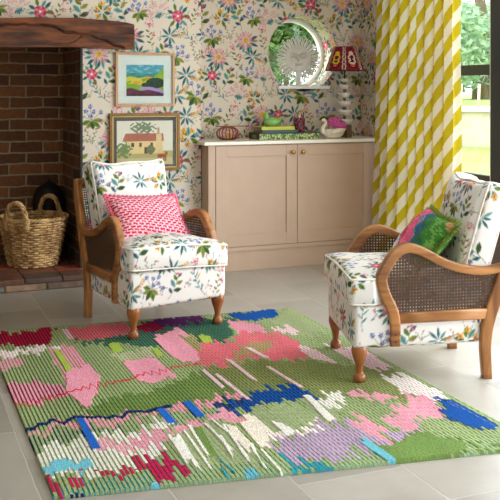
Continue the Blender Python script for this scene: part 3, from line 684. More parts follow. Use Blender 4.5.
for sx in (-1, 1):
    m.tube(arc(sx*.040, .010, .026, PI*.1, PI*.9, -.022, 0), .0042, 6); m.tube(arc(sx*.040, .022, .021, -PI*.9, -PI*.1, -.021, 0), .0036, 6)
    m.tube(arc(sx*.040, .010, .007, 0, 2*PI, -.021, 0), .005, 6); m.tube(catmull([(sx*.062, -.016, .045), (sx*.03, -.022, .050), (sx*.013, -.024, .03), (sx*.010, -.025, -.01)], 4), .004, 6)
m.tube([(0, -.020, .028), (0, -.032, -.012), (0, -.020, -.020)], [.005, .010, .005], 8); m.tube(arc(0, -.024, .026, -PI*.85, -PI*.15, -.021, 0), .0046, 6); m.tube(arc(0, -.066, .020, PI*.2, PI*.8, -.018, 0), .004, 6)
m.build('face', M_sun, t, (0, 0, zc))
for i in range(28):
    a = i*2*PI/28+.06
    if abs((a+PI/2+PI) % (2*PI)-PI) < .22: continue
    c, s_ = math.cos(a), math.sin(a); tx, tz = -s_, c; lp = [(-.0075, .100), (-.0095, .137), (-.0085, .158), (0, .166), (.0085, .158), (.0095, .137), (.0075, .100)]
    m = MB(); m.tube([(c*r_+tx*o_, 0, s_*r_+tz*o_) for o_, r_ in catmull(lp, 3)], .0056, 6); m.build('ray', M_sun, t, (0, 0, zc))

# ------------------------------------------------------------------ pictures
def picture(name, label, x0, x1, z0, z1, fw, fcol, mcol, ix0, ix1, iz0, iz1, paint, inner=None, fmat=None):
    t = thing(name, label, 'picture', ((x0+x1)/2, YB-.001, z0)); cx = (x0+x1)/2
    m = MB(); dy = .022
    m.box(x0-cx, x0-cx+fw, -dy, 0, 0, z1-z0, .002); m.box(x1-cx-fw, x1-cx, -dy, 0, 0, z1-z0, .002); m.box(x0-cx+fw, x1-cx-fw, -dy, 0, 0, fw, .002); m.box(x0-cx+fw, x1-cx-fw, -dy, 0, z1-z0-fw, z1-z0, .002)
    fr = m.build('frame', fmat or wood(name+'_frame_wood', fcol, tuple(min(255, v+28) for v in fcol), 'z', .4), t)
    if inner:
        m = MB(); w = .006; a0, a1, b0, b1 = x0-cx+fw, x1-cx-fw, fw, z1-z0-fw
        m.box(a0, a0+w, -.017, -.006, b0, b1, .001); m.box(a1-w, a1, -.017, -.006, b0, b1, .001); m.box(a0, a1, -.017, -.006, b0, b0+w, .001); m.box(a0, a1, -.017, -.006, b1-w, b1, .001); m.build('slip', plain(name+'_slip', inner, .4, .3), fr)
    m = MB(); m.box(x0-cx+fw-.001, x1-cx-fw+.001, -.009, -.002, fw-.001, z1-z0-fw+.001, 0); m.build('mount', plain(name+'_mount', mcol, .9, var=.05), t)
    nx, nz = int((ix1-ix0)/.0025), int((iz1-iz0)/.0025); X, Z = np.meshgrid(np.linspace(ix0, ix1, nx)-cx, np.linspace(iz0, iz1, nz)-z0)
    P = np.stack([X, np.full_like(X, -.0105), Z], -1); pr = grid_obj('print', P, painted(name+'_inks', .8), t); U, V = np.meshgrid(np.linspace(0, 1, nx), np.linspace(0, 1, nz)); colour_points(pr, paint(U, V).reshape(-1, 3))
    m = MB(); m.box(x0-cx+fw+.001, x1-cx-fw-.001, -.0150, -.0138, fw+.001, z1-z0-fw-.001, 0); m.build('glazing', M_glass, t)
def nz_(U, V, a, b, s): return .5*np.sin(U*a+np.sin(V*b+s)*1.7+s)+.5*np.sin(V*b*1.3+np.sin(U*a*.7+s*2)*1.9)
def hills(U, V):
    c = np.empty(U.shape+(3,)); c[:] = srgb(70, 150, 166)
    def S_(m, q): c[m] = srgb(*q)
    S_(nz_(U, V, 22, 30, 1) > .35, (120, 178, 190)); S_(V < .72+.02*np.sin(U*9), (60, 140, 120)); S_((V < .72) & (nz_(U, V, 17, 34, 3) > .3), (30, 110, 130))
    S_(V < .60+.02*np.sin(U*14), (196, 186, 60)); S_((V < .60) & (nz_(U, V, 12, 26, 5) > .25), (214, 140, 50)); S_((V < .56) & (nz_(U, V, 15, 18, 8) > .45), (110, 160, 50))
    S_(V < .34+.05*np.sin(U*5+1), (120, 160, 44)); S_(V < .96-1.15*np.abs(U-1.05)**1.0, (132, 166, 40)); S_(((U-.78)/.26)**2+((V-.42)/.17)**2 < 1, (26, 58, 42)); S_(((U-.52)/.12)**2+((V-.36)/.07)**2 < 1, (36, 70, 44))
    S_(V < .24-.10*U+.03*np.sin(U*12), (92, 36, 60)); S_((V < .30) & (V > .06) & (np.abs(V-.16-.10*np.sin(U*3.4)) < .05) & (U > .35), (160, 136, 196)); S_(V < .07, (60, 30, 50)); return c
def cottage(U, V):
    c = np.empty(U.shape+(3,)); c[:] = srgb(218, 214, 196)
    def S_(m, q): c[m] = srgb(*q)
    S_(V < .30+.02*np.sin(U*9), (176, 168, 110)); S_(V < .16, (196, 184, 140)); tree = ((U-.45)/.22)**2+((V-.84)/.13)**2+.9*nz_(U, V, 60, 50, 2) < .8; S_(tree, (116, 132, 98))
    S_((U > .16) & (U < .82) & (V > .26) & (V < .58), (222, 196, 140)); S_((V > .54) & (V < .54+.18) & (U > .10+.3*(V-.54)) & (U < .84-.1*(V-.54)), (170, 104, 84)); S_((U > .70) & (U < .80) & (V > .26) & (V < .74-.9*np.abs(U-.75)), (214, 190, 140)); S_((U > .72) & (U < .76) & (V > .7) & (V < .84), (176, 140, 110))
    for wx in (.28, .42, .62): S_((np.abs(U-wx) < .025) & (np.abs(V-.46) < .045), (84, 80, 70))
    S_((np.abs(U-.52) < .03) & (V > .26) & (V < .40), (90, 70, 50)); S_((((U-.12)/.13)**2+((V-.34)/.17)**2+.8*nz_(U, V, 50, 40, 4)) < .9, (112, 134, 84)); S_((((U-.60)/.08)**2+((V-.34)/.10)**2+.3*nz_(U, V, 70, 60, 6)) < 1, (110, 120, 80))
    S_((((U-.80)/.085)**2+((V-.20)/.045)**2) < 1, (160, 78, 44)); S_((((U-.885)/.025)**2+((V-.255)/.045)**2) < 1, (160, 78, 44))
    for lx in (.74, .77, .84, .87): S_((np.abs(U-lx) < .008) & (V > .08) & (V < .2), (130, 62, 36))
    return c
picture('framed_landscape', 'bright landscape of green hills in a thin oak frame, the upper of the two pictures', 1.423, 1.834, 1.141, 1.503, .017, (170, 124, 80), (206, 214, 206), 1.498, 1.757, 1.209, 1.420, hills)
M_gilt = plain('old_gilt', (122, 84, 38), .4, .45, .2, 30)
picture('framed_watercolour', 'faded cottage watercolour with a brown animal in a gilt frame, below the landscape picture', 1.382, 1.870, .702, 1.094, .020, (150, 110, 60), (90, 88, 78), 1.432, 1.822, .744, 1.042, cottage, (190, 160, 96), M_gilt)

# ------------------------------------------------------------------ basket and pot in the fireplace
HZ = .0812
t = thing('wicker_basket', 'round wicker log basket with two hoop handles on the brick hearth', 'basket', (.922, 6.145, HZ))
M_wick = wood('willow', (140, 96, 50), (228, 188, 128), 'z', .6, 30, 1.5, .3)
m = MB(); Hb = .315; nst = 30
rb = lambda z: .152+.066*(z/Hb)**.85
for j in range(20):
    z = .008+j*(Hb-.014)/19; k = 136; pts = []
    for i in range(k):
        a = 2*PI*i/k; r_ = rb(z)+.0078*math.cos(nst/2*a+(PI if j % 2 else 0))+.003*noise.noise((a*3, j*1.7, 0)); pts.append((r_*math.cos(a), r_*math.sin(a), z+.003*noise.noise((a*2, j*2.1, 5))))
    m.tube(pts, .0074, 6, closed=True)
for i in range(nst):
    a = 2*PI*i/nst; m.tube([(rb(z)*math.cos(a), rb(z)*math.sin(a), z) for z in np.linspace(0, Hb+.012, 8)], .0046, 5)
m.build('weave', M_wick, t)
m = MB(); m.lathe([(.0001, .002), (.15, .002), (.15, .012), (.0001, .012)], 40, cap=False); m.build('base', M_wick, t)
m = MB()
for q in range(3):
    pts = []
    for i in range(150):
        a = 2*PI*i/150; ph = a*18+q*2*PI/3; r_ = rb(Hb)+.004+.008*math.cos(ph); pts.append((r_*math.cos(a), r_*math.sin(a), Hb+.004+.008*math.sin(ph)))
    m.tube(pts, .0062, 6, closed=True)
m.build('rim', M_wick, t)
for a in (R(52), R(232)):
    m = MB(); cx, cy = (rb(Hb)+.004)*math.cos(a), (rb(Hb)+.004)*math.sin(a); tx, ty = -math.sin(a), math.cos(a)
    for q in range(3):
        pts = []
        for s_ in np.linspace(0, 1, 44):
            th = PI*s_; o_ = .078*math.cos(th); hgt = .118*math.sin(th)**.8-.045*(abs(math.cos(th))**5); ph = s_*22+q*2*PI/3
            rr = .010*math.cos(ph); pts.append((cx+tx*(o_+rr*math.cos(th))+math.cos(a)*.010*math.sin(ph), cy+ty*(o_+rr*math.cos(th))+math.sin(a)*.010*math.sin(ph), Hb+hgt+rr*math.sin(th)))
        m.tube(pts, .0085, 6)
    for sgn in (-1, 1):
        for q in range(7):
            z = Hb-.075+q*.012; m.tube([(cx+tx*(sgn*.078+.018*math.cos(b))+math.cos(a)*.014*math.sin(b), cy+ty*(sgn*.078+.018*math.cos(b))+math.sin(a)*.014*math.sin(b), z+.02) for b in np.linspace(0, 2*PI, 10, endpoint=False)], .005, 5, closed=True)
    m.build('handle', M_wick, t)
t = thing('fireside_pot', 'black round topped metal pot in the back corner of the fireplace behind the basket', 'pot', (1.080, 6.478, HZ))
M_iron2 = plain('sooty_iron', (30, 27, 26), .6, .4, .2)
m = MB(); m.lathe([(.0001, 0), (.085, 0), (.095, .01), (.105, .16), (.112, .32), (.110, .36)], 36, cap=False); m.build('pot_body', M_iron2, t)
m = MB(); m.lathe([(.1125, .352), (.114, .372), (.108, .42), (.085, .47), (.045, .502), (.014, .512), (.014, .53), (.0001, .534)], 36, cap=False); m.build('lid', M_iron2, t)
# ------------------------------------------------------------------ curtain
def curtain_mat():
    m, nt, b = nodes('striped_curtain_cloth'); nt.nodes.remove(b); out = nt.nodes['Material Output']
    at = N(nt, 'ShaderNodeAttribute'); at.attribute_name = 'cloth'; sp = N(nt, 'ShaderNodeSeparateXYZ'); link(nt, at.outputs['Vector'], sp.inputs[0])
    mu = N(nt, 'ShaderNodeMath', operation='MULTIPLY'); mu.inputs[1].default_value = -1.1; link(nt, sp.outputs[0], mu.inputs[0])
    ad = N(nt, 'ShaderNodeMath', operation='ADD'); link(nt, mu.outputs[0], ad.inputs[0]); link(nt, sp.outputs[1], ad.inputs[1])
    dv = N(nt, 'ShaderNodeMath', operation='DIVIDE'); dv.inputs[1].default_value = .18; link(nt, ad.outputs[0], dv.inputs[0])
    fr = N(nt, 'ShaderNodeMath', operation='FRACT'); link(nt, dv.outputs[0], fr.inputs[0])
    gt = N(nt, 'ShaderNodeMath', operation='GREATER_THAN'); gt.inputs[1].default_value = .5; link(nt, fr.outputs[0], gt.inputs[0])
    mx = N(nt, 'ShaderNodeMixRGB'); mx.inputs[1].default_value = srgb(240, 230, 212)+(1,); mx.inputs[2].default_value = srgb(204, 182, 40)+(1,); link(nt, gt.outputs[0], mx.inputs[0])
    d = N(nt, 'ShaderNodeBsdfDiffuse'); t = N(nt, 'ShaderNodeBsdfTranslucent'); ms = N(nt, 'ShaderNodeMixShader'); ms.inputs[0].default_value = .38
    for q in (d, t): link(nt, mx.outputs[0], q.inputs[0])
    link(nt, d.outputs[0], ms.inputs[1]); link(nt, t.outputs[0], ms.inputs[2]); link(nt, ms.outputs[0], out.inputs[0]); return m
nu, nz = 640, 70; T = np.linspace(0, 1, nu)
ya = 5.70-1.00*T; phs = 2*PI*(T*8.6+.35*np.sin(T*7)*.5)
xa = 3.300-.036*np.sin(phs)-.014*np.sin(phs*2+.6)-.012*np.sin(T*11); ya = ya+.020*np.sin(phs*2+.3)
arc_ = np.concatenate([[0], np.cumsum(np.hypot(np.diff(xa), np.diff(ya)))])
P = np.zeros((nz, nu, 3)); Zs = np.linspace(.015, 2.42, nz)
for i, z in enumerate(Zs):
    k = 1+.12*(1-z/2.42); P[i, :, 0] = 3.30+(xa-3.30)*k-.004*np.sin(z*5+T*19); P[i, :, 1] = 4.735+(ya-4.70)*.93*(.93+.09*(1-z/2.42))+.005*np.sin(z*3+T*23)*(1-T); P[i, :, 2] = z
cu = grid_obj('curtain', P, curtain_mat(), smooth=True)
a = cu.data.attributes.new('cloth', 'FLOAT_VECTOR', 'POINT'); uvv = np.zeros((nz, nu, 3), np.float32); uvv[..., 0] = arc_[None]; uvv[..., 1] = Zs[:, None]; a.data.foreach_set('vector', uvv.ravel())
tag(cu, 'long pleated curtain with diagonal mustard and cream stripes beside the window', 'curtain')

# ------------------------------------------------------------------ rug
RUGC = dict(G=(152, 168, 118), O=(110, 120, 76), GO=(134, 142, 88), GD=(112, 138, 74), C=(164, 26, 60), CD=(98, 24, 40), CO=(222, 112, 122), LP=(232, 196, 206), P=(228, 152, 170), PU=(104, 44, 104), W=(232, 226, 218),
            N=(30, 50, 100), LI=(160, 182, 74), LG=(172, 186, 142), OL=(164, 154, 106), B=(26, 78, 150), BB=(38, 100, 190), R=(214, 70, 76), T=(56, 150, 162), TL=(112, 184, 200), CR=(188, 32, 84), CM=(228, 216, 200), LV=(186, 160, 182), DG=(70, 112, 88), LB=(104, 148, 176))
RUG=[
('G','O',[(-0.012,1.021),(1.045,1.02),(1.052,0.016),(-0.011,-0.025)]),
('GO','O',[(0.506,0.577),(0.707,0.584),(0.846,0.521),(0.978,0.417),(0.932,0.248),(0.737,0.302),(0.641,0.311),(0.529,0.336),(0.406,0.334),(0.464,0.445)]),
('GD','O',[(0.194,0.412),(0.321,0.433),(0.486,0.53),(0.542,0.363),(0.494,0.314),(0.305,0.316),(0.172,0.33),(0.129,0.356)]),
('C','CD',[(-0.002,0.957),(0.216,0.98),(0.166,0.828),(-0.005,0.846)]),
('G','O',[(0.189,0.966),(0.227,0.977),(0.221,0.814),(0.175,0.826)]),
('LP','C',[(0.222,0.978),(0.242,0.973),(0.238,0.875),(0.218,0.88)]),
('CO','C',[(0.242,0.973),(0.348,0.986),(0.431,0.986),(0.413,0.868),(0.321,0.843),(0.242,0.855)]),
('DG','N',[(0.23,0.83),(0.308,0.838),(0.405,0.86),(0.502,0.967),(0.667,0.968),(0.776,0.939),(0.712,0.831),(0.638,0.709),(0.556,0.712),(0.489,0.737),(0.424,0.736),(0.353,0.789),(0.275,0.756)]),
('PU','N',[(0.502,0.967),(0.595,0.997),(0.686,0.996),(0.663,0.925),(0.529,0.898),(0.444,0.869)]),
('C','N',[(0.445,0.95),(0.514,0.964),(0.52,0.89),(0.442,0.88)]),
('W','LP',[(-0.009,0.812),(0.022,0.839),(0.052,0.813),(0.109,0.825),(0.185,0.832),(0.199,0.793),(0.156,0.804),(0.118,0.753),(0.096,0.784),(0.031,0.75),(-0.01,0.761)]),
('P','G',[(-0.012,0.745),(0.066,0.733),(0.065,0.678),(0.007,0.654),(-0.017,0.668)]),
('P','G',[(0.152,0.814),(0.212,0.825),(0.223,0.752),(0.234,0.643),(0.234,0.562),(0.209,0.505),(0.13,0.484),(0.148,0.59),(0.142,0.658)]),
('G','O',[(0.224,0.804),(0.312,0.809),(0.299,0.699),(0.242,0.634),(0.223,0.686)]),
('LI','-',[(0.16,0.768),(0.176,0.764),(0.178,0.597),(0.159,0.594)]),
('P','-',[(0.155,0.595),(0.224,0.646),(0.234,0.562),(0.198,0.455),(0.166,0.377),(0.15,0.369),(0.142,0.43),(0.127,0.472)]),
('P','CD',[(-0.0,0.569),(0.058,0.569),(0.134,0.523),(0.129,0.458),(0.078,0.439),(0.051,0.421),(-0.006,0.435)]),
('LI','-',[(0.318,0.789),(0.353,0.798),(0.342,0.722),(0.313,0.712)]),
('LG','P',[(0.303,0.715),(0.44,0.75),(0.426,0.66),(0.324,0.637)]),
('P','-',[(0.314,0.639),(0.41,0.656),(0.413,0.577),(0.418,0.511),(0.335,0.475),(0.315,0.507)]),
('LI','-',[(0.426,0.727),(0.442,0.723),(0.434,0.658),(0.418,0.654)]),
('P','-',[(0.458,0.818),(0.564,0.889),(0.573,0.77),(0.518,0.613),(0.473,0.593),(0.457,0.669)]),
('OL','O',[(0.542,0.816),(0.586,0.833),(0.567,0.683),(0.533,0.658)]),
('LI','-',[(0.593,0.803),(0.624,0.804),(0.605,0.709),(0.577,0.707)]),
('P','LP',[(0.733,0.918),(0.824,0.885),(0.8,0.799),(0.713,0.792)]),
('B','-',[(0.766,0.975),(0.936,1.0),(0.919,0.903),(0.864,0.917),(0.794,0.892),(0.773,0.919)]),
('G','LP',[(0.952,0.996),(1.003,0.972),(0.984,0.745),(0.879,0.732),(0.874,0.872)]),
('LP','G',[(0.816,0.805),(0.898,0.835),(0.899,0.756),(0.848,0.768)]),
('CO','P',[(0.571,0.735),(0.68,0.735),(0.734,0.816),(0.837,0.771),(0.849,0.667),(0.799,0.571),(0.701,0.562),(0.647,0.615),(0.552,0.544),(0.503,0.571)]),
('OL','CO',[(0.692,0.714),(0.79,0.708),(0.723,0.637),(0.643,0.607),(0.598,0.548),(0.556,0.528)]),
('LP','G',[(0.843,0.669),(0.865,0.612),(0.856,0.518),(0.82,0.527),(0.817,0.607)]),
('LP','G',[(0.906,0.619),(0.985,0.635),(0.99,0.55),(0.975,0.454),(0.913,0.439),(0.902,0.508)]),
('G','O',[(0.974,0.719),(0.998,0.685),(0.991,0.625),(0.932,0.63)]),
('W','P',[(0.918,0.389),(0.983,0.416),(0.975,0.262),(0.929,0.237),(0.892,0.292)]),
('P','G',[(-0.001,0.279),(0.036,0.296),(0.072,0.325),(0.102,0.318),(0.134,0.322),(0.213,0.315),(0.262,0.326),(0.304,0.328),(0.345,0.347),(0.417,0.361),(0.517,0.363),(0.515,0.327),(0.421,0.313),(0.334,0.299),(0.277,0.3),(0.201,0.274),(0.146,0.266),(0.093,0.278),(0.065,0.289),(0.03,0.261),(-0.0,0.258)]),
('N','G',[(0.439,0.344),(0.494,0.356),(0.527,0.342),(0.492,0.309),(0.437,0.304)]),
('G','N',[(-0.0,0.258),(0.034,0.261),(0.064,0.284),(0.103,0.275),(0.191,0.277),(0.278,0.305),(0.352,0.317),(0.437,0.321),(0.434,0.276),(0.371,0.247),(0.305,0.251),(0.207,0.222),(0.134,0.228),(0.086,0.205),(0.031,0.184),(0.007,0.163)]),
('W','G',[(0.003,0.164),(0.03,0.199),(0.078,0.212),(0.148,0.24),(0.207,0.222),(0.289,0.27),(0.321,0.247),(0.291,0.213),(0.224,0.107),(0.202,0.078),(0.133,0.044),(0.087,0.046),(0.026,0.067),(-0.004,0.057)]),
('P','W',[(0.104,0.201),(0.163,0.217),(0.187,0.197),(0.277,0.237),(0.32,0.243),(0.387,0.265),(0.443,0.285),(0.421,0.247),(0.315,0.208),(0.243,0.161),(0.179,0.157),(0.126,0.159)]),
('BB','-',[(0.116,0.32),(0.132,0.317),(0.13,0.167),(0.112,0.167)]),
('BB','-',[(0.3,0.329),(0.321,0.33),(0.321,0.247),(0.301,0.242)]),
('BB','-',[(0.371,0.347),(0.391,0.355),(0.394,0.263),(0.371,0.263)]),
('G','T',[(-0.011,-0.008),(0.021,0.044),(0.133,0.044),(0.226,0.089),(0.35,0.093),(0.436,0.088),(0.465,0.056),(0.487,0.035),(0.576,0.042),(0.662,0.068),(0.66,-0.017),(0.448,-0.037),(0.347,-0.046),(-0.012,-0.032)]),
('G','W',[(0.281,0.186),(0.413,0.238),(0.432,0.107),(0.409,0.034),(0.335,0.058),(0.285,0.036),(0.274,0.079)]),
('TL','-',[(-0.003,0.109),(0.031,0.127),(0.099,0.125),(0.097,0.092),(0.028,0.078),(0.004,0.087)]),
('CR','O',[(-0.002,0.065),(0.021,0.06),(0.017,0.008),(-0.001,-0.01)]),
('CR','G',[(0.04,0.064),(0.073,0.06),(0.056,0.022),(0.033,0.03)]),
('CR','G',[(0.092,0.06),(0.149,0.085),(0.173,0.059),(0.158,0.038),(0.137,0.055),(0.104,0.046)]),
('N','G',[(0.034,0.038),(0.058,0.029),(0.041,0.003),(0.032,0.012)]),
('CR','O',[(0.176,0.083),(0.211,0.105),(0.254,0.1),(0.272,0.046),(0.256,0.03),(0.231,0.047),(0.209,-0.003),(0.188,0.036),(0.176,0.023)]),
('TL','-',[(0.183,0.003),(0.203,0.002),(0.202,-0.027),(0.178,-0.022)]),
('B','N',[(0.426,0.3),(0.468,0.32),(0.527,0.342),(0.578,0.374),(0.661,0.393),(0.691,0.367),(0.681,0.32),(0.62,0.292),(0.54,0.298),(0.491,0.286),(0.443,0.274)]),
('G','W',[(0.509,0.293),(0.62,0.292),(0.689,0.265),(0.714,0.226),(0.669,0.193),(0.565,0.174),(0.489,0.151),(0.505,0.228)]),
('P','W',[(0.443,0.319),(0.46,0.293),(0.472,0.257),(0.467,0.226),(0.421,0.226)]),
('CM','-',[(0.452,0.229),(0.498,0.262),(0.499,0.188),(0.469,0.108),(0.44,0.101),(0.445,0.17)]),
('CM','-',[(0.417,0.211),(0.435,0.207),(0.43,0.107),(0.407,0.094),(0.409,0.178)]),
('W','-',[(0.279,0.182),(0.299,0.187),(0.294,0.067),(0.271,0.071)]),
('GD','-',[(0.347,0.221),(0.362,0.213),(0.343,0.082),(0.323,0.077)]),
('W','-',[(0.3,0.191),(0.306,0.19),(0.289,0.035),(0.283,0.036)]),
('W','-',[(0.319,0.217),(0.325,0.216),(0.312,0.034),(0.307,0.035)]),
('W','-',[(0.338,0.233),(0.345,0.232),(0.328,0.085),(0.322,0.086)]),
('W','-',[(0.411,0.233),(0.417,0.232),(0.396,0.041),(0.39,0.042)]),
('W','-',[(0.428,0.126),(0.434,0.125),(0.413,0.029),(0.407,0.03)]),
('W','-',[(0.436,0.097),(0.442,0.096),(0.434,-0.015),(0.429,-0.014)]),
('W','-',[(0.383,0.169),(0.389,0.167),(0.373,0.075),(0.367,0.076)]),
('W','-',[(0.375,0.23),(0.382,0.229),(0.384,0.099),(0.378,0.1)]),
('W','-',[(0.396,0.263),(0.402,0.261),(0.411,0.187),(0.405,0.189)]),
('T','-',[(0.338,0.074),(0.343,0.073),(0.349,0.014),(0.344,0.015)]),
('T','-',[(0.329,0.035),(0.334,0.033),(0.329,-0.005),(0.323,-0.004)]),
('TL','T',[(0.369,0.01),(0.387,0.007),(0.384,-0.024),(0.358,-0.022)]),
('W','P',[(0.479,0.148),(0.565,0.174),(0.634,0.206),(0.61,0.164),(0.481,0.11)]),
('W','-',[(0.519,0.215),(0.538,0.211),(0.542,0.154),(0.517,0.145)]),
('LP','-',[(0.513,0.509),(0.525,0.507),(0.531,0.335),(0.52,0.338)]),
('LP','-',[(0.587,0.597),(0.6,0.594),(0.601,0.44),(0.589,0.443)]),
('LP','-',[(0.664,0.518),(0.677,0.515),(0.688,0.381),(0.676,0.383)]),
('LP','-',[(0.492,0.551),(0.505,0.548),(0.504,0.423),(0.492,0.425)]),
('LP','-',[(0.677,0.683),(0.693,0.679),(0.706,0.593),(0.69,0.596)]),
('W','G',[(0.68,0.308),(0.731,0.333),(0.762,0.308),(0.733,0.267),(0.674,0.257)]),
('W','-',[(0.657,0.325),(0.677,0.321),(0.661,0.184),(0.638,0.189)]),
('P','W',[(0.768,0.319),(0.822,0.313),(0.88,0.276),(0.817,0.26),(0.768,0.295)]),
('LV','LB',[(0.467,0.109),(0.55,0.148),(0.634,0.174),(0.69,0.188),(0.718,0.103),(0.824,0.139),(0.81,0.084),(0.728,0.059),(0.682,0.05),(0.601,0.041),(0.554,0.033),(0.485,0.031),(0.46,0.061)]),
('P','W',[(0.692,0.198),(0.734,0.211),(0.737,0.138),(0.712,0.094),(0.687,0.119),(0.679,0.17)]),
('P','W',[(0.781,0.201),(0.861,0.228),(0.872,0.176),(0.8,0.12),(0.764,0.122),(0.762,0.173)]),
('W','P',[(0.982,0.348),(0.99,0.308),(0.973,0.227),(0.937,0.235),(0.917,0.262)]),
('P','W',[(0.904,0.302),(0.929,0.272),(0.937,0.235),(0.899,0.155),(0.859,0.153),(0.859,0.206)]),
('B','-',[(0.945,0.245),(0.944,0.211),(0.895,0.156),(0.91,0.132),(0.914,0.086),(0.975,0.093),(0.984,0.142),(0.971,0.228)]),
('B','W',[(0.945,0.245),(0.985,0.242),(0.983,0.097),(0.961,0.111),(0.957,0.208)]),
('G','O',[(0.845,0.135),(0.892,0.146),(0.908,0.083),(0.972,0.032),(0.892,-0.005),(0.808,0.029),(0.806,0.103)]),
('T','LB',[(0.469,0.055),(0.485,0.031),(0.539,0.016),(0.535,-0.012),(0.465,-0.025),(0.456,-0.008)]),
('GD','-',[(0.653,0.074),(0.707,0.068),(0.795,0.101),(0.84,0.068),(0.919,0.025),(0.99,0.001),(0.892,-0.005),(0.66,-0.017)]),
('TL','-',[(0.646,0.094),(0.669,0.099),(0.672,-0.003),(0.655,-0.016)]),
('G','T',[(0.812,0.028),(0.86,0.037),(0.96,0.044),(0.951,0.009),(0.823,-0.008)]),
]
RUGLINES=[('R',[(-0.006,0.435),(0.029,0.427),(0.06,0.444),(0.121,0.467),(0.207,0.499),(0.261,0.513),(0.305,0.523),(0.338,0.544),(0.386,0.547),(0.43,0.58),(0.509,0.584)],0.016,46,0.0045),('N',[(-0.004,0.284),(0.034,0.307),(0.064,0.327),(0.086,0.306),(0.114,0.332),(0.139,0.326),(0.169,0.319),(0.211,0.31),(0.246,0.335),(0.275,0.323),(0.308,0.338),(0.343,0.342)],0.006,30,0.0075)]

NLc, NRc, FRc, FLc = map(np.array, ((.475, 2.765), (2.13, 2.52), (2.142, 4.665), (.475, 4.79)))
nr, per, nv = 108, 6, 380; nu = nr*per
u1 = np.linspace(0, 1, nu); v1 = np.linspace(0, 1, nv); ri = np.minimum((u1*nr).astype(int), nr-1); fu = u1*nr-ri; uc = (ri+.5)/nr
jit = nrg.normal(0, 1, nr); jit2 = nrg.uniform(-1, 1, nr); jv = (.010*jit+.012*np.where(np.arange(nr) % 2, 1, -1)*jit2)[ri]
U, V = np.meshgrid(uc, v1); Uf, _ = np.meshgrid(u1, v1)
top = np.zeros((nv, nu, 3)); grv = np.zeros((nv, nu, 3)); solid = np.zeros((nv, nu), bool)
def inside(pl, X, Y):
    r_ = np.zeros(X.shape, bool); n = len(pl)
    for i in range(n):
        (x0, y0), (x1, y1) = pl[i], pl[(i+1) % n]
        if y0 == y1: continue
        r_ ^= ((y0 > Y) != (y1 > Y)) & (X < (x1-x0)*(Y-y0)/(y1-y0)+x0)
    return r_
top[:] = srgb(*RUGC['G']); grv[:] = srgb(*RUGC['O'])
for n_, (c, g, pl) in enumerate(RUG):
    if g == '-': M_ = inside(pl, Uf, V+.7*jv[None])
    else: M_ = inside(pl, U, V+(jv*(1 if n_ % 2 else -1)+.010*np.roll(jit, n_*5)[ri])[None])
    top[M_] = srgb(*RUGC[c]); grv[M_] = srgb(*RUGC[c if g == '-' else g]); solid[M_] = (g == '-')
def tri(x): return np.abs(((x) % 1)*2-1)*2-1
for c, pl, amp, frq, tk in RUGLINES:
    q = np.array(pl); f_ = np.interp(u1, q[:, 0], q[:, 1]); ins = (u1 >= q[0, 0]) & (u1 <= q[-1, 0]); f_ = f_+amp*tri(u1*frq)*(.6+.5*np.sin(u1*37))
    M_ = (np.abs(v1[:, None]-f_[None]) < tk) & ins[None]; top[M_] = srgb(*RUGC[c]); grv[M_] = srgb(*RUGC[c])
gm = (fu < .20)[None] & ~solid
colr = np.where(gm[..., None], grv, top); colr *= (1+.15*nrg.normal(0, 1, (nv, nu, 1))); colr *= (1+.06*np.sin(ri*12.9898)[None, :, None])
zz = np.where(gm, .0072, .0105+.001*np.sin(V*300+U*50)); zz = np.where(solid, .0135+.0012*nrg.random((nv, nu)), zz)
P = np.zeros((nv, nu, 3)); uu = u1[None, :, None]; vv = v1[:, None, None]
P[..., :2] = (NLc*(1-uu)+NRc*uu)*(1-vv)+(FLc*(1-uu)+FRc*uu)*vv; P[..., 2] = zz; P[0, :, 2] = P[-1, :, 2] = .001; P[:, 0, 2] = P[:, -1, 2] = .001
P[1, :, 2] = P[-2, :, 2] = .0095
def rug_mat():
    m = painted('wool_pile', 1, .0, 700, spec=.05); return m
o = grid_obj('rug', P, rug_mat()); colour_points(o, np.clip(colr, 0, 1).reshape(-1, 3))
tag(o, 'large ribbed wool rug in jagged patches of green, pink, blue and white under both armchairs', 'rug')

# ------------------------------------------------------------------ armchairs
M_frame = wood('honey_oak', (120, 72, 34), (190, 130, 74), 'z', .33, 8, 9, .1)
M_frame_h = wood('honey_oak_across', (120, 72, 34), (190, 130, 74), 'y', .33, 8, 9, .1)
M_leg = wood('turned_oak', (132, 74, 34), (176, 110, 58), 'z', .28, 8, 6, .06)
M_plug = plain('dark_plug', (92, 52, 26), .5)
M_cane = plain('dark_cane', (84, 57, 37), .5, var=.2, scale=60)

